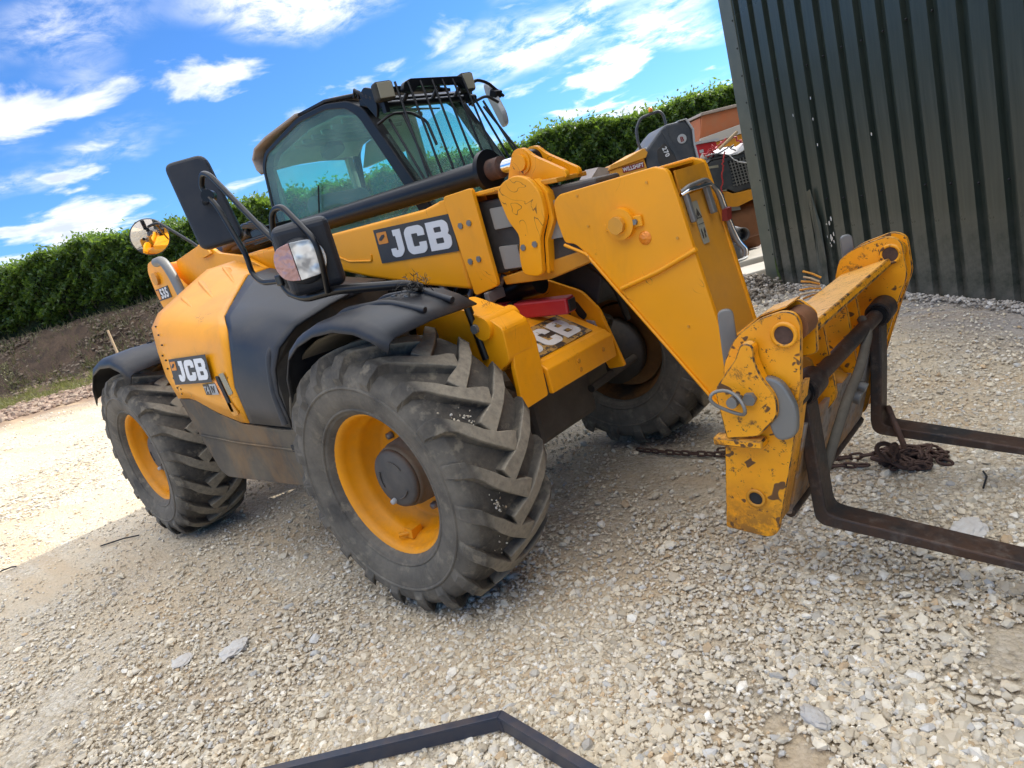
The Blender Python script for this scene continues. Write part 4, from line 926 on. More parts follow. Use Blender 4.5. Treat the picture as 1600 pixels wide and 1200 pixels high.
# boom main section
bp0 = [(-.72, 1.62), (-.72, 1.86), (.3, 1.78), (2.62, 1.675), (2.62, 1.27), (1.60, 1.505), (.3, 1.60)]
bs = [(-.72, 1.72), (-.68, 1.90), (.35, 1.775), (1.6, 1.715), (2.48, 1.686), (2.60, 1.700), (2.66, 1.700), (2.66, 1.245), (2.31, 1.315), (1.89, 1.415), (1.58, 1.505), (.3, 1.58), (-.5, 1.60)]
boom = part('boom', MB().prism(bs, -.19, .15), YP, TH, bevel=.018, seg=3)
logo(boom, (2.035, -.191, 1.478), (1, 0, -.052), (-.06, 0, 1), .620, .185, (0, -1, 0))
part('weld_seam', MB().tube(fillet([(1.60, -.192, 1.60), (1.74, -.192, 1.535), (1.95, -.192, 1.505), (1.96, -.192, 1.54)], .02), .006, 6), YP, boom)
# collar plate at the boom end
def plate(name, pts, y0, y1, mat, parent, r=.02, bev=.005, **k):
    return part(name, MB().prism(rounded(pts, r, 3), y0, y1), mat, parent, bevel=bev, **k)
pc = plate('collar_plate', [(2.665, 1.712), (2.865, 1.712), (2.87, 1.245), (2.70, 1.215)], -.215, -.19, YP, boom)
plate('collar_plate', [(2.665, 1.712), (2.865, 1.712), (2.87, 1.245), (2.70, 1.215)], .08, .105, YP, boom)
plate('collar_top', [(2.60, 1.700), (3.06, 1.680), (3.06, 1.66), (2.60, 1.68)], -.19, .08, YP, boom, 0)
for (x, z) in ((2.735, 1.560), (2.795, 1.562), (2.735, 1.385), (2.795, 1.388)):
    bolt(pc, (x, -.215, z), (0, -1, 0), .016, .006)
# hoses under the boom
for i, (x, dz) in enumerate(((2.30, 0), (2.42, -.02), (2.52, .01), (2.62, -.03))):
    part('hose', MB().tube(fillet([(x-.25, -.10-.02*i, 1.36), (x-.10, -.16, 1.19+dz), (x+.10, -.15, 1.16+dz), (x+.2, -.1, 1.28)], .09, 6), .015, 8), 'grey_steel' if i % 2 else 'black_steel', TH)
# second section with wear pads
in1 = plate('inner_boom', [(2.6, 1.655), (3.50, 1.60), (3.50, 1.30), (2.6, 1.29)], -.150, .04, 'greasy', boom, 0, .012)
for (a, b, c, d) in ((2.90, 3.02, 1.50, 1.60), (2.895, 3.01, 1.31, 1.42), (3.20, 3.315, 1.40, 1.50), (3.205, 3.31, 1.52, 1.565)):
    plate('wear_pad', [(a, c), (b, c-.005), (b, d-.01), (a, d)], -.168, -.150, 'wear_plastic', boom, .008, .006)
plate('boom_rail', [(2.86, 1.275), (3.42, 1.33), (3.40, 1.27), (3.15, 1.225), (2.87, 1.235)], -.16, .05, 'yellow_low', boom, 0, .006)
plate('boom_rail', [(2.86, 1.69), (3.32, 1.645), (3.32, 1.625), (2.86, 1.665)], -.17, .06, 'yellow_low', boom, 0, .004)
# keeper bracket and its bulged plate
kb = plate('end_bracket', [(3.02, 1.655), (3.06, 1.69), (3.15, 1.705), (3.22, 1.672), (3.262, 1.60), (3.258, 1.50), (3.20, 1.42), (3.165, 1.265), (3.135, 1.255), (3.05, 1.275), (3.055, 1.36), (3.09, 1.45), (3.045, 1.52)], -.225, -.195, YP, boom, .03, .007)
plate('end_bracket_edge', [(3.22, 1.67), (3.275, 1.60), (3.275, 1.48), (3.215, 1.40), (3.18, 1.255), (3.165, 1.26), (3.20, 1.41), (3.255, 1.50)], -.194, -.15, YP, boom, .01, .004)
for (x, z) in ((3.095, 1.395), (3.165, 1.398)): bolt(kb, (x, -.225, z), (0, -1, 0), .015, .006)
# extension ram on the top
ram = part('ram_cylinder', MB().cyl((.0, -.045, 1.845), (2.86, -.045, 1.772), .058, 28), 'black_frame', boom)
part('ram_gland', MB().cyl((2.863, -.045, 1.772), (2.935, -.045, 1.770), .050, 24), 'chain_rust', ram, bevel=.006)
part('ram_rod', MB().cyl((2.88, -.045, 1.77), (3.10, -.045, 1.762), .031, 24), 'chrome', ram)
part('ram_guard', MB().cyl((2.835, -.045, 1.773), (2.862, -.045, 1.772), .098, 28), 'black_frame', boom, bevel=.004)
for y0, y1 in ((-.105, -.080), (-.01, .015)):
    pb = plate('pin_bracket', [(2.98, 1.66), (3.04, 1.77), (3.07, 1.815), (3.13, 1.818), (3.17, 1.77), (3.33, 1.665), (3.33, 1.635), (2.98, 1.65)], y0, y1, YP, boom, .03, .006)
part('pivot_pin', MB().cyl((3.105, -.125, 1.755), (3.105, .03, 1.755), .036, 24), YP, boom, bevel=.004)
part('rod_eye', MB().cyl((3.105, -.075, 1.755), (3.105, -.012, 1.755), .05, 24), 'black_steel', boom)
part('pin_collar', MB().cyl((3.105, -.112, 1.755), (3.105, -.106, 1.755), .052, 24), YP, boom)
# nose: box narrowing down to the carriage
ns = [(3.325, 1.575), (3.79, 1.578), (3.845, 1.555), (3.862, 1.445), (3.889, 1.22), (3.945, .80), (3.94, .66), (3.89, .585), (3.86, .60), (3.51, 1.13), (3.405, 1.30), (3.35, 1.362), (3.30, 1.37), (3.285, 1.47), (3.29, 1.55)]
nz = thing
nose_r = plate('nose_side_plate', ns, -.19, -.165, YP, boom, [.04, .0, .02, .02, 0, 0, .02, .02, .02, 0, .04, .05, .02, .02, .03], .006)
nose_l = plate('nose_side_plate', ns, .115, .14, YP, boom, [.04, .0, .02, .02, 0, 0, .02, .02, .02, 0, .04, .05, .02, .02, .03], .006)
def strip(pts, y0, y1, t):
    mb = MB()
    for a, b in zip(pts[:-1], pts[1:]):
        a = Vector((a[0], a[1])); b = Vector((b[0], b[1])); n_2 = Vector((-(b-a).y, (b-a).x)).normalized()*t
        mb.prism([tuple(a), tuple(b), tuple(b+n_2), tuple(a+n_2)], y0, y1)
    return mb
part('nose_top_plate', strip([(3.80, 1.567), (3.30, 1.562)], -.164, .114, .010), YP, boom)
fp = part('nose_front_plate', strip([(3.856, 1.445), (3.882, 1.22), (3.936, .82)], -.164, .114, -.006), 'yellow_dusty', boom)
part('nose_lower_plate', strip([(3.32, 1.365), (3.40, 1.31), (3.515, 1.14), (3.87, .605)], -.1642, .1142, .012), YP, boom)
part('nose_edge_weld', MB().tube([(3.30, -.196, 1.365), (3.40, -.196, 1.31), (3.51, -.196, 1.142), (3.872, -.196, .60)], .007, 6), YP, boom)
part('nose_rib', MB().tube([(3.535, -.196, 1.14), (3.72, -.197, 1.185), (3.90, -.196, 1.245)], .010, 8), YP, boom)
part('pin_boss', MB().cyl((3.605, -.19, 1.40), (3.605, -.215, 1.40), .062, 28).box((3.655, -.197, 1.395), (.09, .012, .045)).box((3.56, -.196, 1.395), (.07, .010, .03)), YP, boom, bevel=.004)
part('boss_pin', MB().cyl((3.598, -.20, 1.398), (3.598, -.235, 1.398), .036, 8), 'yellow_dusty', boom, bevel=.005)
part('retaining_bolt', MB().cyl((3.672, -.20, 1.395), (3.672, -.214, 1.395), .012, 6), 'grey_steel', boom)
part('retaining_bolt', MB().cyl((3.548, -.20, 1.392), (3.548, -.208, 1.392), .011, 6), 'grey_steel', boom)
part('side_reflector', MB().lathe([(0, -.199), (.022, -.198), (.028, -.191)], (3.692, 0, 1.325), 'y', 24), 'lens_amber', boom)
s = NT('warning_print'); s.set((.30, .29, .22), .5)
# warning plate on the sloping front
fu = Vector((0, 1, 0)); fv = Vector((-.028, 0, .225)).normalized(); fnn = Vector((.225, 0, .028)).normalized()
fo = Vector((3.8765, -.095, 1.245))+fnn*.006; K = .72
wp = put_mesh('warning_plate', loops_mesh('warning_plate', [rounded([(0, 0), (.072, 0), (.072, .235), (0, .235)], .01, 2)], 'warning_print', fo, fu, fv, K), boom)
def tri(c, r_): return [(c[0]+r_*math.cos(R(90+120*i)), c[1]+r_*math.sin(R(90+120*i))) for i in range(3)]
put_mesh('warning_symbol', loops_mesh('warning_symbol', [tri((.036, .158), .036), tri((.036, .158), .026)], 'black_print', fo+fnn*.002, fu, fv, K), wp)
put_mesh('warning_symbol', loops_mesh('warning_symbol', [[(.032, .15), (.04, .15), (.045, .165), (.035, .178), (.028, .165)]], 'black_print', fo+fnn*.002, fu, fv, K), wp)
put_mesh('warning_symbol', loops_mesh('warning_symbol', [[(.012, .03), (.02, .03), (.024, .06), (.02, .085), (.013, .075)]], 'black_print', fo+fnn*.002, fu, fv, K), wp)
put_mesh('warning_symbol', loops_mesh('warning_symbol', [[(.038, .03), (.05, .035), (.046, .05), (.058, .06), (.052, .085), (.042, .07)]], 'black_print', fo+fnn*.002, fu, fv, K), wp)
put_mesh('frame_line', loops_mesh('frame_line', [[(.004, .108), (.068, .108), (.068, .111), (.004, .111)]], 'black_print', fo+fnn*.002, fu, fv, K), wp)
# opening at the top of the nose and hydraulic pipe
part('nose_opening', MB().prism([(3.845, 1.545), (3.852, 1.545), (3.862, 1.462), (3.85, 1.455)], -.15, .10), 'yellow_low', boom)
part('pipe_clamp', MB().box((3.875, -.135, 1.405), (.02, .022, .13), (0, R(-7), 0)), 'grey_steel', boom, bevel=.004)
part('pipe_clamp', MB().box((3.88, .03, 1.41), (.02, .03, .13), (0, R(-7), 0)), 'grey_steel', boom, bevel=.004)
for dy in (0, .022):
    part('hydraulic_pipe', MB().tube(fillet([(3.862, -.150, 1.462-dy*.5), (3.886, -.135, 1.475-dy*.6), (3.884, .03+dy, 1.482-dy), (3.892, .085+dy, 1.42), (3.90, .115+dy, 1.28), (3.913, .13+dy, 1.205), (3.935, .14+dy, 1.165), (3.93, .137+dy, 1.14)], .035, 5), .0085, 8), 'chrome' if dy else 'grey_steel', boom)
part('cable_tie_band', MB().box((3.899, .115, 1.325), (.022, .045, .05), (0, R(8), 0)), 'red_print', boom)

# rear tower plates
tw = [(-.60, 1.05), (-.80, 1.66), (-.81, 1.87), (-.74, 1.94), (-.62, 1.94), (-.50, 1.90), (.0, 1.50), (.1, 1.05)]
tr = plate('tower_plate', tw, -.32, -.29, YP, TH, .05, .006)
tl = plate('tower_plate', [(-.60, 1.05), (-.74, 1.70), (-.5, 1.93), (.25, 1.915), (.34, 1.86), (.5, 1.77), (.9, 1.60), (.9, 1.05)], .23, .26, YP, TH, .04, .006)
plate('tower_web', [(-.42, 1.885), (.10, 1.935), (.20, 1.90), (.30, 1.83), (.62, 1.76), (.9, 1.62), (.3, 1.2), (-.4, 1.5)], -.235, -.205, YP, TH, .03, .005)
part('tower_pin', MB().cyl((-.66, -.345, 1.80), (-.66, .27, 1.80), .05, 20), 'yellow_low', TH, bevel=.004)
put_mesh('model_plate', loops_mesh('model_plate', [[(0, 0), (.26, 0), (.26, .095), (0, .095)]], 'black_print', (-.775, -.3235, 1.625), (1, 0, .02), (0, 0, 1)), TH)
put_mesh('lettering', text_mesh('lettering', '535', 'white_print', (-.70, -.3265, 1.64), (1, 0, .02), (0, 0, 1), .105, .035, .95), TH)
put_mesh('emblem', loops_mesh('emblem', [[(0, 0), (.05, 0), (.05, .075), (0, .075)]], 'orange_print', (-.765, -.3265, 1.635), (1, 0, .02), (0, 0, 1)), TH)
part('exhaust_pipe', MB().tube(fillet([(-.32, -.42, 1.90), (-.19, -.42, 1.90), (-.115, -.42, 1.78), (-.05, -.42, 1.50)], .10, 7), .034, 16, False), 'grey_steel', TH)
# round mirror at the back
mc = Vector((-1.05, -.10, 2.165)); mn = Vector((.94, -.30, -.20)).normalized(); mq = mn.to_track_quat('Y', 'Z').to_matrix()
def orient(mb, q, c): mb.v = [tuple(q @ Vector(v)+Vector(c)) for v in mb.v]; return mb
rmr = part('round_mirror', orient(MB().lathe([(0, -.06), (.10, -.045), (.150, -.005), (.155, .006), (.148, .012)], (0, 0, 0), 'y', 36), mq, mc), 'black_plastic', TH)
part('mirror_glass', orient(MB().lathe([(0, .021), (.05, .0198), (.10, .0163), (.147, .010)], (0, 0, 0), 'y', 36), mq, mc), 'mirror_glass', rmr)
part('mirror_arm', MB().tube(fillet([mc+Vector((.02, .0, .08)), mc+Vector((.12, .06, .09)), (-.55, .02, 1.99), (-.50, .05, 1.90)], .06), .012, 8), 'black_steel', TH)
# hydraulic clutter on the boom root
part('valve_block', boxw(.28, .55, -.12, .05, 1.82, 1.93).cyl((.18, -.10, 1.86), (.62, -.12, 1.90), .03, 12), 'greasy', TH, bevel=.01)
part('valve_block', boxw(.66, .95, -.14, .02, 1.80, 1.90).cyl((.60, -.15, 1.84), (1.0, -.15, 1.83), .022, 10), 'black_steel', TH, bevel=.01)
for i in range(4):
    part('hose', MB().tube(fillet([(.35+.08*i, -.10, 1.90), (.45+.08*i, -.16, 1.96), (.70+.05*i, -.15, 1.93), (.95, -.10-.02*i, 1.84)], .06), .012, 7), 'black_steel', TH)
part('lifting_bracket', MB().prism([(.02, 1.88), (.10, 1.93), (.20, 1.90), (.24, 1.84), (.1, 1.83)], -.26, -.236), YP, TH, bevel=.004)

for i, (x, z) in enumerate(((3.42, 1.55), (3.44, 1.42), (3.75, 1.53), (3.83, 1.30), (3.80, .95))): bolt(boom, (x, -.190, z), (0, -1, 0), .006, .004, 'yellow_dusty')
for i in range(3):
    part('hose', MB().tube(fillet([(2.86, .30+.06*i, .66), (2.98, .34+.06*i, .86), (3.04, .28+.05*i, .98-.04*i), (2.95, .20, 1.0)], .07, 5), .015, 8), 'greasy', TH)
part('hose_clamp', MB().box((2.80, -.18, 1.20), (.03, .12, .05)), 'grey_steel', TH, bevel=.005)

# ------------------------------------------------------------------ cab (part) with its sub-parts
GX, FY0, FY1 = .0, .20, 1.06
outer = [(.47, 1.30), (.46, 1.98), (.53, 2.33), (.62, 2.41), (1.12, 2.50), (1.45, 2.49), (1.68, 2.44), (1.80, 2.36), (2.06, 1.85), (2.20, 1.50), (2.15, 1.20)]
inner = [(.50, 1.38), (.487, 1.98), (.556, 2.31), (.645, 2.385), (1.125, 2.465), (1.445, 2.455), (1.64, 2.405), (1.73, 2.33), (1.965, 1.85), (2.09, 1.52), (2.05, 1.38)]
def ringframe(name, o_, i_, y0, y1, mat, parent, **k):
    o_ = rounded(o_, .04, 3); n = len(o_); i_ = rounded(i_, .04, 3)
    vs = [(x, y0, z) for x, z in o_]+[(x, y0, z) for x, z in i_]+[(x, y1, z) for x, z in o_]+[(x, y1, z) for x, z in i_]
    fs = []
    for a in range(n):
        b = (a+1) % n
        fs += [(a, b, n+b, n+a), (2*n+a, 3*n+a, 3*n+b, 2*n+b), (a, 2*n+a, 2*n+b, b), (n+a, n+b, 3*n+b, 3*n+a)]
    return part(name, MB().add(vs, fs), mat, parent, **k)
cab = ringframe('cab', outer, inner, FY0-.01, FY0+.06, 'black_frame', TH, bevel=.006)
ringframe('door_frame', outer, inner, FY1-.06, FY1, 'black_frame', cab, bevel=.006)
part('window', MB().prism(rounded([(x*.998+.002, z*.999) for x, z in [(.495, 1.375), (.48, 1.98), (.55, 2.315), (.64, 2.39), (1.125, 2.47), (1.445, 2.46), (1.645, 2.41), (1.735, 2.335), (1.97, 1.85), (2.095, 1.52), (2.055, 1.375)]], .04, 3), FY0-.004, FY0+.002), 'cab_glass', cab)
part('window', MB().prism(rounded([(1.30, 1.42), (1.30, 2.30), (1.60, 2.36), (1.69, 2.30), (1.93, 1.85), (2.0, 1.42)], .03, 3), FY1-.03, FY1-.025), 'cab_glass', cab)
part('window', MB().prism(rounded([(.60, 1.42), (.60, 2.10), (.70, 2.2), (1.15, 2.2), (1.15, 1.42)], .05, 3), FY1-.03, FY1-.025), 'cab_glass', cab)
part('door_pillar', boxw(1.15, 1.30, FY1-.055, FY1-.005, 1.3, 2.42), 'cab_lining', cab)
part('door_upper_panel', MB().prism([(.60, 2.20), (.72, 2.36), (1.15, 2.42), (1.15, 2.2)], FY1-.05, FY1-.01), 'cab_lining', cab)
# roof: beige rear cap and front part
def roofrows(pts, y0, y1, crown=.035, n=10):
    return [[(x, y0+(y1-y0)*q/n, z+crown*math.sin(math.pi*q/n)) for x, z in pts] for q in range(n+1)]
part('roof', MB().grid(roofrows([(.50, 2.29), (.46, 2.33), (.45, 2.40), (.52, 2.455), (.70, 2.485), (1.13, 2.515)], FY0-.015, FY1+.01)), 'roof_beige', cab, solid=.02)
part('roof', MB().grid(roofrows([(1.135, 2.512), (1.45, 2.505), (1.70, 2.455)], FY0+.0, FY1)), 'black_frame', cab, solid=.02, label='black front section of the cab roof')
part('headlining', MB().grid(roofrows([(.60, 2.30), (.70, 2.36), (1.13, 2.42), (1.45, 2.41), (1.62, 2.36)], FY0+.065, FY1-.065, .01)), 'cab_lining', cab, solid=.01)
for i in range(6): part('lining_rib', MB().box((.85+i*.12, .63, 2.375), (.02, .70, .03)), 'cab_lining', cab, bevel=.006)
part('lining_bezel', MB().cyl((.80, .62, 2.36), (.82, .62, 2.31), .09, 24), 'seat_grey', cab)
# rear wall with window opening: frame pieces
part('rear_panel', boxw(.47, .51, FY0+.062, FY1-.062, 1.2, 1.86), 'cab_lining', cab)
part('rear_panel', boxw(.50, .54, FY0+.062, FY1-.062, 2.315, 2.36), 'cab_lining', cab)
part('rear_pillar', boxw(.47, .53, FY0+.062, FY0+.10, 1.862, 2.31), 'cab_lining', cab, bevel=.01)
part('rear_pillar', boxw(.47, .53, FY1-.11, FY1-.062, 1.862, 2.31), 'cab_lining', cab, bevel=.01)
part('window', boxw(.485, .490, FY0+.102, FY1-.112, 1.862, 2.31), 'cab_glass', cab)
# windscreen, sloping
wsr = [[(1.80, FY0+.02, 2.35), (1.80, FY1-.02, 2.35)], [(2.06, FY0+.02, 1.85), (2.06, FY1-.02, 1.85)], [(2.20, FY0+.02, 1.48), (2.20, FY1-.02, 1.48)]]
part('windscreen', MB().grid(wsr, False), 'screen_glass', cab, solid=.006)
part('windscreen_header', MB().box((1.81, .63, 2.385), (.10, .86, .05), (0, R(20), 0)), 'black_frame', cab, bevel=.01)
part('cab_floor', boxw(.60, 2.15, FY0+.07, FY1-.07, 1.15, 1.22), 'interior_dark', cab)
part('lower_body', boxw(.62, 2.2, FY0-.0, FY1, .72, 1.148), 'black_plastic', cab, bevel=.03)
part('dashboard', MB().prism(rounded([(1.75, 1.24), (1.72, 1.60), (1.80, 1.68), (2.02, 1.66), (2.08, 1.24)], .04, 3), .30, .95), 'interior_dark', cab, bevel=.02)
part('steering_wheel', orient(MB().tube([(.19*math.cos(a), .19*math.sin(a), 0) for a in np.linspace(0, 2*math.pi, 32, endpoint=False)], .016, 8, closed=True).tube([(-.19, 0, 0), (0, 0, -.03), (.19, 0, 0)], .014, 6).cyl((0, 0, -.03), (0, 0, -.3), .03, 10), Euler((0, R(-35), 0)).to_matrix(), (1.60, .62, 1.74)), 'interior_dark', cab)
part('seat', MB().prism(rounded([(.72, 1.52), (.66, 1.62), (.62, 2.02), (.72, 2.06), (.80, 1.98), (.84, 1.66), (1.25, 1.62), (1.28, 1.50)], .05, 4), .38, .86), 'seat_grey', cab, bevel=.04, seg=3)
part('seat_base', boxw(.75, 1.22, .42, .82, 1.221, 1.50), 'interior_dark', cab)
part('joystick', MB().tube([(1.35, .30, 1.45), (1.38, .29, 1.72)], .012, 8).lathe([(0, .06), (.02, .05), (.026, .0), (.015, -.03)], (1.38, .29, 1.74), 'z', 12), 'interior_dark', cab)
part('wiper', MB().tube([(1.03, FY0-.02, 1.86), (1.14, FY0-.02, 2.06)], .006, 6), 'interior_dark', cab)
# screen guard
gt = (2.02, 2.44); gb = (2.19, 1.80)
part('guard_top_plate', MB().prism(rounded([(.34, 2.385), (.36, 2.43), (.42, 2.452), (.85, 2.452), (.90, 2.41), (.90, 2.37), (.86, 2.37), (.82, 2.405), (.46, 2.405), (.42, 2.37)], .015, 2), 1.985, 2.015, 'x'), 'black_frame', cab, bevel=.004)
part('guard_cross_bar', MB().tube([(1.93, .20, 2.335), (1.93, 1.02, 2.335)], .022, 8), 'black_frame', cab)
for y in (.42, .66, .86): part('guard_strut', MB().tube([(1.99, y, 2.41), (1.93, y-.03, 2.34)], .013, 6), 'black_frame', cab)
gy = [.275, .376, .476, .573, .66, .75, .84]
gyb = [.185, .300, .40, .50, .60, .70, .80]
for a, b in zip(gy, gyb): part('guard_bar', MB().tube([(2.035, a, 2.43), (2.19, b, 1.82)], .0075, 7), 'black_steel', cab)
for (p, q) in (((2.0, .93, 2.33), (2.16, .96, 1.86)), ((1.97, 1.05, 2.30), (2.15, 1.06, 1.86)), ((1.90, 1.12, 2.28), (2.12, 1.14, 1.88)), ((1.95, .08+.15, 2.25), (2.16, .17+.03, 1.80)), ((2.0, .30, 2.26), (2.17, .24, 1.80))):
    part('guard_bar', MB().tube([p, q], .008, 7), 'black_steel', cab)
part('guard_lower_rail', MB().tube(fillet([(1.90, .18, 2.24), (1.99, .22, 2.27), (2.0, .36, 2.265), (2.05, .42, 2.20), (2.10, .40, 2.05)], .03), .009, 7), 'black_steel', cab)
part('guard_upper_arm', MB().tube(fillet([(1.90, .98, 2.30), (1.98, 1.08, 2.33), (2.02, 1.14, 2.27)], .03), .010, 7), 'black_steel', cab)
# work lights
def lamp(c, d, ang, mat2='lens_clear'):
    l = part('work_light', MB().box(c, d, (0, 0, ang)), 'lamp_body', cab, bevel=.018, seg=3)
    q = Euler((0, 0, ang)).to_matrix(); part('lens', MB().box(Vector(c)+q @ Vector((d[0]/2+.002, 0, 0)), (.006, d[1]*.8, d[2]*.8), q), 'decal_olive', l, bevel=.002)
    part('lamp_bracket', MB().box(Vector(c)-Vector((.02, 0, d[2]/2+.03)), (.03, .03, .06)), 'black_frame', l)
lamp((1.985, .215, 2.395), (.075, .115, .105), R(-15))
lamp((1.985, .915, 2.415), (.075, .09, .115), R(-15))
for i in range(5):
    x = 1.74+.03*i; part('lamp_wiring', MB().tube([(x, .20+.01*i, 2.44-.015*i), (x+.03, .19, 2.47-.02*i), (x+.08, .21, 2.42-.02*i)], .012, 6), 'black_frame', cab)
part('mounting_bracket', MB().prism(rounded([(1.84, 2.36), (1.80, 2.43), (1.86, 2.46), (1.93, 2.43), (1.93, 2.33), (1.90, 2.27)], .015, 2), .185, .205), 'black_frame', cab, bevel=.003)
# left door mirror seen beyond the cab
ml = part('door_mirror', orient(MB().prism(rounded([(-.07, -.17), (-.08, .10), (-.03, .16), (.05, .12), (.07, -.12), (.02, -.18)], .03, 3), -.02, .02), Euler((R(8), R(-16), R(-35))).to_matrix(), (1.86, 1.30, 2.315)), 'light_grey', cab, bevel=.012)
part('mirror_clamp', MB().box((1.89, 1.29, 2.36), (.06, .07, .05), (0, R(30), 0)), 'black_frame', ml, bevel=.008)
part('mirror_arm', MB().tube(fillet([(1.86, 1.06, 2.30), (1.84, 1.10, 2.42), (1.85, 1.16, 2.47), (1.88, 1.24, 2.44), (1.92, 1.33, 2.33)], .04), .011, 8), 'black_frame', ml)

# ------------------------------------------------------------------ right front lamp, mirror and their tubes
YL = -.95
lampb = part('lamp_housing', orient(MB().box((0, 0, 0), (.12, .24, .30)), Euler((0, R(6), R(-35))).to_matrix(), (2.52, -.93, 1.605)), BP_, TH, bevel=.035, seg=4)
hq = Euler((0, R(4), R(-42))).to_matrix()
hl = part('headlamp', orient(MB().lathe([(0, .0), (.05, .0), (.088, -.004), (.098, -.02), (.098, -.07), (.06, -.12)], (0, 0, 0), 'x', 32), hq, (2.575, -1.005, 1.59)), BP_, TH)
hl_sc = [tuple(v.co) for v in hl.data.vertices]
part('clear_lens', orient(MB().prism(rounded([(-.022, -.078), (-.022, .080), (.078, .075), (.112, .0), (.085, -.072)], [.004, .004, .05, .05, .05], 5), -.0, .016, 'x'), hq, (2.58, -1.012, 1.595)), 'lens_clear', hl, bevel=.007)
part('indicator_lens', orient(MB().prism(rounded([(-.025, -.078), (-.025, .080), (-.09, .068), (-.112, .0), (-.088, -.065)], [.004, .004, .05, .05, .04], 5), -.0, .014, 'x'), hq, (2.58, -1.012, 1.595)), 'lens_pink', hl, bevel=.007)
rt = .015
part('lamp_bar', MB().tube(fillet([(2.26, YL, 1.55), (2.30, YL, 1.475), (2.42, YL, 1.435), (2.62, -.92, 1.44), (2.95, -.82, 1.395), (2.97, -.76, 1.36)], .05, 5), .020, 10), 'black_steel', TH)
part('mirror_arm', MB().tube(fillet([(2.27, YL, 1.535), (2.10, YL, 1.548), (2.03, YL, 1.60), (2.04, YL, 1.69), (1.93, YL, 1.95), (1.87, YL, 2.01)], .045, 5), .013, 10), 'black_steel', TH)
part('mirror_arm', MB().tube(fillet([(1.88, YL+.01, 2.0), (1.845, YL, 2.05), (1.90, YL, 2.11), (1.97, YL, 2.08), (2.28, YL, 1.75), (2.34, YL, 1.70)], .035, 5), .014, 10), 'black_steel', TH)
part('mirror_knuckle', orient(MB().cyl((-.03, 0, 0), (.03, 0, 0), .030, 16), Euler((0, 0, R(-40))).to_matrix(), (1.87, YL+.01, 2.005)), 'black_steel', TH, bevel=.006)
part('lamp_guard_hoop', MB().tube(fillet([(2.33, YL, 1.66), (2.33, YL, 1.74), (2.38, YL, 1.83), (2.47, YL, 1.835), (2.66, YL-.02, 1.66), (2.66, YL-.02, 1.57), (2.60, YL, 1.44)], .045, 5), .013, 10), 'black_steel', TH)
part('lamp_post', MB().tube([(2.30, YL+.01, 1.46), (2.33, YL+.01, 1.76)], .022, 10), 'black_steel', TH)
part('lamp_clamp', MB().box((2.28, YL, 1.54), (.05, .05, .05)), 'black_steel', TH, bevel=.008)
# big square mirror seen from behind
c0 = Vector((1.56, -.82, 2.015)); mx_ = Vector((.63, .775, 0)).normalized(); mup = Vector((-.14, -.0, .99)).normalized(); mnn = mx_.cross(mup).normalized()
mq2 = Matrix((mx_, mnn, mnn.cross(mx_)*-1 if False else mup)).transposed()
bm_ = part('side_mirror', orient(MB().prism(rounded([(-.11, -.235), (-.115, .235), (.10, .24), (.125, -.225)], .05, 5), -.03, .03), mq2, c0), 'black_plastic', TH, bevel=.02, seg=3)
part('mirror_mount', MB().tube([tuple(c0+Vector((.05, -.02, 0))), (1.86, YL+.02, 2.005)], .018, 8), 'black_steel', bm_)

# ------------------------------------------------------------------ front chassis between the wheels
ff = part('front_frame', MB().prism(rounded([(2.62, .95), (2.70, 1.235), (2.95, 1.25), (3.16, 1.165), (3.22, 1.12), (3.21, .98), (3.10, .92), (2.9, .9)], .02, 3), -.62, -.46), YP, TH, bevel=.012)
part('frame_boss', MB().cyl((3.12, -.64, 1.135), (3.12, -.44, 1.135), .05, 20), YP, ff, bevel=.006)
part('frame_bolt', MB().cyl((3.09, -.655, 1.14), (3.09, -.64, 1.14), .02, 8), 'grey_steel', ff)
part('front_flange', MB().prism(rounded([(-.615, .76), (-.60, .95), (-.56, 1.10), (-.46, 1.135), (-.425, 1.03), (-.44, .765)], .01, 2), 3.185, 3.21, 'x'), YP, TH, bevel=.005)
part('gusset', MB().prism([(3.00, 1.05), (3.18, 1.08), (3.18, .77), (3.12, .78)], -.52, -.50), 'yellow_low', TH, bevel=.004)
# decked tray with decal
tray = MB().prism([(2.72, 1.075), (2.88, 1.06), (3.19, .905), (3.225, .875), (3.225, .765), (3.20, .765), (3.20, .86), (2.88, 1.03), (2.72, 1.045)], -.425, .10)
tr_ = part('front_tray', tray, YP, TH, bevel=.006)
tu = Vector((0, 1, 0)); tv = Vector((-.31, 0, .155)).normalized(); tn = Vector((.155, 0, .31)).normalized()
s = NT('worn_decal'); nn_ = s.rng(s.noise(16, 7, .7), .50, .52)
s.set(s.mix(nn_, (.05, .035, .022), s.mix(s.noise(20), (.34, .17, .03), (.48, .30, .09))), .6)
to = Vector((3.165, -.40, .9175))+tn*.004
dp = put_mesh('decal_panel', loops_mesh('decal_panel', [[(0, 0), (.43, 0), (.43, .215), (0, .215)]], 'worn_decal', to, tu, tv), tr_)
s = NT('worn_white'); s.set(s.mix(s.rng(s.noise(22, 6, .7), .60, .62), (.62, .60, .55), (.36, .19, .04)), .6)
L = [[(.035+q[0]*.142, .030+q[1]*.150) for q in g] for g in glyph_J(-.06)+glyph_C(.66)+glyph_B(1.66)]
put_mesh('lettering', loops_mesh('lettering', L, 'worn_white', to+tn*.003, tu, tv), dp)
for p in ((3.226, -.20, .84), (3.226, .0, .83), (3.226, -.20, .80)): bolt(tr_, p, (1, 0, 0), .011, .004, 'yellow_low')
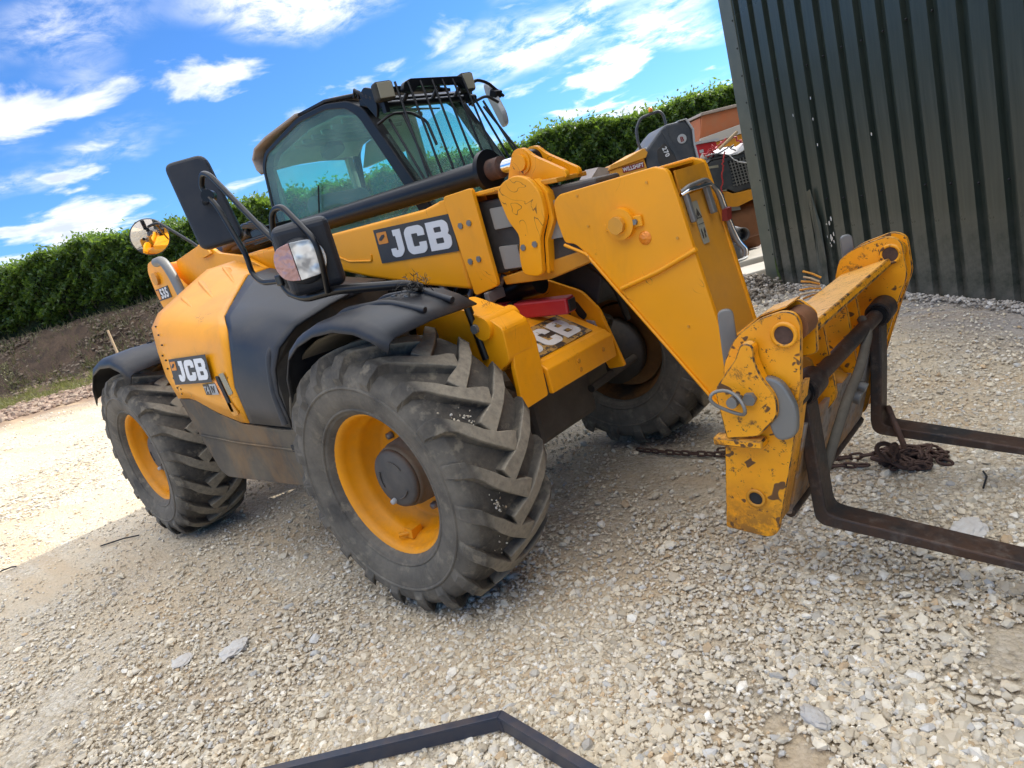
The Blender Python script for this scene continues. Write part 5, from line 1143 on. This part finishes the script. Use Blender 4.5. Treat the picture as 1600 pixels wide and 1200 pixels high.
# far arch plate
part('far_frame_plate', MB().prism(rounded([(2.15, 1.12), (2.35, 1.19), (2.62, 1.215), (2.86, 1.195), (3.08, 1.10), (3.16, 1.0), (3.235, .70), (3.14, .69), (3.10, .80), (2.7, .80), (2.2, .85)], [.0, .08, .05, .05, .03, .02, .01, .01, .02, .0, 0], 3), .13, .15), YP, TH, bevel=.004)
part('key_slot', MB().prism(rounded([(3.00, 1.06), (3.04, 1.055), (3.085, .98), (3.06, .955), (3.03, .98)], .01, 2), .126, .1295), 'interior_dark', TH)
part('maker_plate', MB().prism([(3.075, .955), (3.12, .945), (3.145, .86), (3.10, .865)], .122, .1295), 'light_grey', TH)
for i in range(4): part('plate_print', MB().prism([(3.088+.006*i, .935-.018*i), (3.118+.006*i, .93-.018*i), (3.12+.006*i, .922-.018*i), (3.09+.006*i, .927-.018*i)], .119, .1215), 'black_print', TH)
part('oval_hole', MB().prism(rounded([(2.92, 1.07), (2.97, 1.065), (2.99, .99), (2.95, .97), (2.92, 1.01)], .02, 3), .126, .1295), 'greasy', TH)
# red prop stowed on the tray
rp = Vector((.985, .16, -.06)).normalized()
pr_ = part('boom_prop', MB().box((2.86, -.07, 1.09), (.54, .09, .08), Matrix((rp, Vector((-.16, .985, 0)).normalized(), rp.cross(Vector((-.16, .985, 0)).normalized()))).transposed()), 'red_paint', TH, bevel=.010)
part('strap', MB().box((2.82, -.077, 1.093), (.03, .105, .095), (0, R(3.5), R(9))), 'black_frame', pr_, bevel=.004)
part('prop_end', MB().box((3.132, -.028, 1.073), (.006, .065, .055), (0, R(3.5), R(9))), 'interior_dark', pr_)
# dark interior stuff below the boom
part('lift_ram', MB().cyl((1.4, 0, 1.05), (2.95, 0, 1.20), .06, 18), 'black_steel', TH)
part('side_hose', MB().tube(fillet([(2.9, .18, 1.28), (3.1, .20, 1.24), (3.22, .22, 1.10), (3.2, .3, .9)], .07), .018, 8), 'black_steel', TH)
part('side_cover', MB().prism(rounded([(2.3, 1.18), (2.6, 1.30), (3.0, 1.28), (3.18, 1.15), (3.1, 1.0), (2.4, 1.0)], .04, 3), .20, .50), 'black_plastic', TH, bevel=.02)
part('left_mudguard', MB().grid([[(2.75-.68*math.cos(a), y, .62+.70*math.sin(a)) for a in np.linspace(.2, 2.6, 14)] for y in (.62, 1.14)]), BP_, TH, solid=.012)
part('left_side_tank', boxw(.85, 2.0, .42, .62, .55, .90), 'tank_plastic', TH, bevel=.03)
part('rear_counterweight', boxw(-.92, -.62, -.60, .60, .62, 1.20), 'yellow_low', TH, bevel=.03)
part('steering_link', MB().cyl((2.98, .15, .58), (2.98, .60, .60), .022, 12).box((2.98, .40, .62), (.05, .10, .08)), 'greasy', TH, bevel=.005)
# dried weeds on the machine
def clump(c, r_, n, label):
    P = np.array(c)+rs.normal(size=(n, 3))*np.array([r_, r_, r_*.5]); v, f, cc = leaves(P-np.array(c), r_*.9, .12, 0)
    o = soup('dried_mud', 'dirt_lump', v, f, cc, label=label, cat='dried mud'); o.location = c
clump((2.97, -.80, 1.385), .035, 160, 'lump of dried mud and grass caught on the front mudguard top')
clump((3.07, -.52, 1.215), .016, 60, 'small knot of dried mud on the yellow front frame corner')

# ------------------------------------------------------------------ carriage with forks
CA = part('fork_carriage', MB().prism([(4.17, .94), (4.37, .985), (4.375, .955), (4.30, .90), (4.175, .915)], -.40, .50), 'worn_yellow', TH, bevel=.010)
sp_ = [(4.105, .90), (4.16, .99), (4.25, 1.045), (4.33, 1.062), (4.365, 1.05), (4.375, 1.015), (4.345, .82), (4.285, .60), (4.185, .285), (4.15, .262), (3.995, .285)]
part('side_plate', MB().prism(rounded(sp_, [.02, .03, .03, .04, .02, .02, 0, 0, .03, .02, .01], 3), -.565, -.545), 'worn_yellow', CA, bevel=.004)
part('side_plate', MB().prism(rounded([(4.16, .99), (4.25, 1.045), (4.33, 1.062), (4.375, 1.015), (4.36, .88), (4.24, .86), (4.20, .5), (4.12, .29), (4.0, .285), (4.105, .9)], .015, 3), -.43, -.41), 'worn_yellow', CA, bevel=.004)
for (y0, y1) in ((.49, .51), (.585, .605)):
    part('side_plate', MB().prism(rounded([(4.15, .93), (4.17, 1.00), (4.24, 1.045), (4.37, 1.075), (4.42, 1.05), (4.425, .90), (4.38, .80), (4.30, .60), (4.19, .30), (4.0, .30)], .03, 3), y0, y1), 'worn_yellow', CA, bevel=.004)
part('edge_flange', MB().prism([(3.995, .285), (4.105, .90), (4.12, .90), (4.01, .285)], -.543, -.431), 'worn_yellow', CA)
part('inner_flange', MB().prism([(4.325, .80), (4.270, .60), (4.175, .30), (4.16, .30), (4.255, .60), (4.31, .80)], -.543, -.431), 'worn_yellow', CA)
def ringy(name, c, y0, y1, r0_, r1_, mat):
    return part(name, MB().lathe([(r0_, y0), (r1_, y0), (r1_, y1), (r0_, y1)], (c[0], 0, c[1]), 'y', 28, closed=True), mat, CA)
for y0, y1 in ((-.575, -.40),): ringy('pivot_tube', (4.322, .988), y0, y1, .030, .041, 'worn_yellow')
ringy('pivot_tube', (4.375, 1.0), .478, .61, .030, .041, 'worn_yellow')
part('tube_bore', MB().cyl((4.322, -.571, .988), (4.322, -.41, .988), .0299, 20), 'chain_rust', CA)
part('tube_bore', MB().cyl((4.375, .482, 1.0), (4.375, .60, 1.0), .0299, 20), 'chain_rust', CA)
part('pin_sleeve', MB().cyl((4.335, -.53, 1.0), (4.335, -.44, 1.0), .048, 24), 'drum_rust', CA)
part('top_lip', MB().prism([(4.16, .998), (4.25, 1.052), (4.335, 1.072), (4.335, 1.066), (4.25, 1.046), (4.165, .992)], -.545, -.425), 'worn_yellow', CA, bevel=.002)
# hook plate on the near side
part('hook_plate', MB().prism(rounded([(4.17, .93), (4.20, .985), (4.24, .975), (4.232, .93), (4.245, .87), (4.285, .80), (4.275, .735), (4.20, .665), (4.09, .655), (4.08, .83)], [.01, .02, .02, .02, .03, .03, .02, .01, .01, .02], 3), -.612, -.568), 'worn_yellow', CA, bevel=.006)
part('kickback_plate', MB().prism(rounded([(4.24, .87), (4.30, .85), (4.335, .76), (4.32, .66), (4.25, .64), (4.22, .78)], .035, 4), -.60, -.569), 'grey_steel', CA, bevel=.008)
part('support_lip', MB().box((4.125, -.59, .64), (.17, .05, .03), (0, R(4), 0)), 'worn_yellow', CA, bevel=.008)
part('lock_pin', MB().cyl((4.155, -.66, .80), (4.155, -.60, .80), .018, 12).cyl((4.20, -.63, .80), (4.20, -.61, .80), .022, 6), 'grey_steel', CA)
lp = [Vector((4.145+.055*math.cos(a), -.655-.012*math.cos(a*2), .80+.036*math.sin(a)-.02*math.cos(a))) for a in np.linspace(0, 2*math.pi, 20, endpoint=False)]
part('lynch_ring', MB().tube(lp, .006, 7, closed=True), 'grey_steel', CA)
part('lower_bore', MB().cyl((4.13, -.567, .415), (4.13, -.5655, .415), .024, 20), 'interior_dark', CA)
ringy('bore_ring', (4.13, .415), -.572, -.563, .024, .034, 'yellow_low')
# grey levers standing up behind the top
def lever(x, y, z0, z1, lean=0):
    return part('lever', MB().prism(rounded([(-.022, 0), (-.024, z1-z0), (.020, z1-z0), (.024, 0)], [0, .022, .022, 0], 5), -.012, .012).box((0, 0, 0), (.01, .01, .01)), 'grey_steel', CA)
def lever2(c, h, w, tilt):
    mb = MB().prism(rounded([(-w/2, 0), (-w/2*.95, h), (w/2*.95, h), (w/2, 0)], [0, w*.49, w*.49, 0], 5), -.012, .012)
    return part('lever', orient(mb, Euler((0, tilt, R(25))).to_matrix(), c), 'grey_steel', CA, bevel=.004)
lever2((4.085, -.47, .80), .265, .055, R(3))
lever2((4.20, .545, .95), .15, .05, R(0))
# lower cross plate, ribs, shaft
part('lower_cross_plate', MB().prism([(4.255, .62), (4.275, .62), (4.17, .27), (4.15, .27)], -.405, .485), 'pusher_plate', CA, bevel=.004)
part('lower_cross_bar', MB().tube([(4.165, -.40, .275), (4.165, .48, .275)], .020, 8), 'fork_steel', CA)
for y in (-.13, .14, .27):
    part('rib', MB().prism(rounded([(4.18, .915), (4.29, .91), (4.30, .62), (4.20, .50), (4.10, .55)], .03, 3), y-.010, y+.010), 'worn_yellow', CA, bevel=.003)
part('tilt_ram', MB().cyl((3.95, .05, .80), (4.26, .05, .60), .045, 18).cyl((4.20, .0, .62), (4.20, .12, .62), .05, 18), 'yellow_low', CA)
part('quick_coupler', MB().cyl((4.27, .16, .56), (4.31, .16, .54), .022, 12).box((4.25, .2, .56), (.06, .06, .05)), 'grey_steel', CA)
part('quick_coupler', MB().cyl((4.26, .08, .55), (4.31, .08, .53), .026, 6), 'grey_steel', CA)
part('hydraulic_hose', MB().tube(fillet([(4.30, .26, .80), (4.335, .20, .76), (4.33, .06, .66), (4.32, -.10, .60), (4.30, -.22, .50), (4.26, -.27, .38)], .06, 5), .018, 8), 'axle_dirt', CA)
part('nose_pin_boss', MB().cyl((4.02, -.22, .70), (4.02, .22, .70), .06, 24), 'yellow_low', CA)
part('link_arm', MB().prism(rounded([(3.98, .66), (4.0, .75), (4.12, .82), (4.26, .80), (4.26, .66), (4.1, .62)], .03, 3), -.22, -.20), 'yellow_low', CA, bevel=.004)
part('fork_shaft', MB().cyl((4.278, -.47, .733), (4.330, .49, .785), .029, 24), 'fork_steel', CA)
def fork(y, zt, zh, lean):
    """L-shaped fork: eye on the shaft, shank, heel, blade tilted down"""
    t = math.tan(R(8.6)); xr, xf_ = 4.240, 4.284; L = 1.15
    o = [(xr+lean, zt), (xr+lean*.5, (zt+zh)/2), (xr, zh+.03), (xr+.002, zh-.012), (xr+.022, zh-.034), (xr+.06, zh-.042), (xr+L, zh-.042-(L-.06)*t), (xr+L, zh-.030-(L-.06)*t), (4.32, zh+.001), (4.292, zh+.012), (xf_, zh+.035), (xf_+lean*.5, (zt+zh)/2), (xf_+lean, zt)]
    f = part('fork', MB().prism(rounded(o, [0, 0, 0, .012, .012, .012, 0, 0, .02, .01, .01, 0, 0], 4), y-.05, y+.05), 'fork_steel', CA, bevel=.007)
    part('fork_eye', MB().cyl((xr+lean+.038, y-.054, zt+.035), (xr+lean+.038, y+.054, zt+.04), .050, 28), 'fork_steel', CA, bevel=.006)
    part('fork_spacer', MB().cyl((xr+lean+.038, y-.075, zt+.035), (xr+lean+.038, y-.055, zt+.035), .040, 24), 'black_frame', CA)
fork(-.33, .700, .258, .0)
fork(.43, .745, .282, .050)

# ------------------------------------------------------------------ chain
ch = thing('chain', 'rusty lifting chain hooked on the far fork and trailing in a heap on the gravel', 'chain', (4.2, .6, 0))
lk = MB().tube(fillet([(-.022, 0, -.012), (.022, 0, -.012), (.034, 0, 0), (.022, 0, .012), (-.022, 0, .012), (-.034, 0, 0), (-.022, 0, -.012)], .01, 3)[:-1], .0065, 6, closed=True).mesh('link', 'chain_rust')
cnt = 0
def lay(path, step=.050):
    global cnt
    P = [Vector(p) for p in path]
    for a, b in zip(P[:-1], P[1:]):
        n = max(1, int((b-a).length/step)); d = (b-a).normalized()
        for k in range(n):
            p = a+(b-a)*(k+.5)/n
            o = bpy.data.objects.new('link', lk); C.objects.link(o); o.parent = ch; o.location = p-WORLD[ch]
            q = d.to_track_quat('X', 'Z').to_euler(); o.rotation_euler = (R(90*(cnt % 2))+rnd.uniform(-.3, .3), q.y, q.z+rnd.uniform(-.15, .15)); cnt += 1
lay([(2.84, .62, .012), (3.1, .60, .012), (3.4, .60, .014), (3.65, .56, .012), (3.9, .52, .012), (4.15, .55, .015)])
lay([(3.35, .66, .012), (3.7, .66, .012), (4.0, .62, .012), (4.2, .66, .03)])
for i in range(70):
    a = rnd.uniform(0, 6.28); r_ = rnd.random()**.6
    c = Vector((4.31+.15*r_*math.cos(a), .66+.13*r_*math.sin(a), .012+.05*(1-r_)*rnd.random()))
    o = bpy.data.objects.new('link', lk); C.objects.link(o); o.parent = ch; o.location = c-WORLD[ch]; o.rotation_euler = (rnd.uniform(0, 3), rnd.uniform(-.4, .4), rnd.uniform(0, 3.1))
lay([(4.31, .43, .19), (4.29, .45, .12), (4.28, .50, .07), (4.26, .56, .04)], .045)
def biglink(c, rot, a=.055, b=.032, r_=.011):
    pts = [(a*math.copysign(abs(math.cos(t))**.8, math.cos(t)), 0, b*math.sin(t)) for t in np.linspace(0, 2*math.pi, 20, endpoint=False)]
    me = MB().tube(pts, r_, 8, closed=True).mesh('hook_ring', 'chain_rust'); o = link('hook_ring', me, ch, c, rot)
pts = [(0, .075*math.cos(t), .09*math.sin(t)) for t in np.linspace(0, 2*math.pi, 22, endpoint=False)]
link('sling_ring', MB().tube(pts, .012, 8, closed=True).mesh('sling_ring', 'chain_rust'), ch, (4.325, .43, .262), (0, R(-12), R(20)))
biglink((4.25, .52, .10), (R(20), R(55), R(40))); biglink((4.27, .54, .05), (R(70), R(30), R(-20))); biglink((4.22, .58, .035), (R(80), R(15), R(30)))

# ------------------------------------------------------------------ steel angle frame in the foreground
AF = thing('steel_frame', 'dark blue painted angle iron frame with a mitred corner at the bottom of the picture', 'frame', (3.576, -1.452, 0))
def angle(a, b, a2, b2, name='bar'):
    """top flange a->b outer edge, a2->b2 inner edge, with an upright web on the inner edge"""
    a, b, a2, b2 = map(Vector, (a, b, a2, b2)); dz = Vector((0, 0, .006)); w = Vector((0, 0, -.045))
    vs = [a, b, b2, a2, a+dz, b+dz, b2+dz, a2+dz]
    fs = [(0, 1, 2, 3), (4, 7, 6, 5), (0, 4, 5, 1), (1, 5, 6, 2), (2, 6, 7, 3), (3, 7, 4, 0)]
    mb = MB().add(vs, fs)
    ia = a2+(a-a2).normalized()*.006; ib = b2+(b-b2).normalized()*.006
    mb.add([a2, b2, ib, ia, a2+w, b2+w, ib+w, ia+w], fs)
    return part(name, mb, 'blue_steel', AF, bevel=.0015)
d1 = (Vector((3.019, -1.955, .052))-Vector((3.576, -1.452, .052))).normalized(); d2 = (Vector((3.966, -1.499, .052))-Vector((3.576, -1.452, .052))).normalized()
apx = Vector((3.576, -1.452, .052)); bis = (d1+d2).normalized()
n1 = Vector((-d1.y, d1.x, 0)); n1 = n1 if n1.dot(d2) > 0 else -n1
n2 = Vector((-d2.y, d2.x, 0)); n2 = n2 if n2.dot(d1) > 0 else -n2
wf = .030; inn = apx+bis*(wf/math.sqrt(max(.05, (1-d1.dot(d2))/2)))
e1 = apx+d1*1.3; e2 = apx+d2*1.3
angle(e1, apx, e1+n1*wf, inn); angle(apx+d2*.001, e2, inn+d2*.001, e2+n2*wf)
# legs so the frame rests on the ground
part('foot', MB().box(apx+bis*.02-Vector((0, 0, .026)), (.03, .03, .045)), 'blue_steel', AF)

# ------------------------------------------------------------------ small things on the ground
def twig(a, b, r_, label):
    a = Vector(a); b = Vector(b); mid = (a+b)/2+Vector((.01, .02, .006)); link('twig', MB().tube([a, mid, b], r_, 5).mesh('twig', 'interior_dark', a), None, a, label=label, cat='twig')
twig((-.67, -1.43, .008), (-.45, -1.22, .012), .006, 'thin black twig lying in the shade near the rear tyre')
twig((-1.29, -1.97, .008), (-1.20, -1.88, .012), .006, 'short black twig at the left edge near the shade line')
twig((4.62, .40, .01), (4.60, .55, .012), .004, 'curved dark twig on the gravel right of the forks')
# frayed yellow strap behind the carriage
st = Vector((4.16, .20, .93)); fs_ = thing('frayed_strap', 'frayed yellow strap ends sticking out behind the yellow cross beam', 'strap', st)
for i in range(7):
    a = st+Vector((.02, .05*rnd.random(), .01*i)); b = a+Vector((-.055-.03*rnd.random(), -.01, -.01+.008*i))
    part('strand', MB().tube([a, (a+b)/2+Vector((0, 0, .004)), b], .0045, 5), 'wood_pale' if i % 2 else 'yellow_low', fs_)
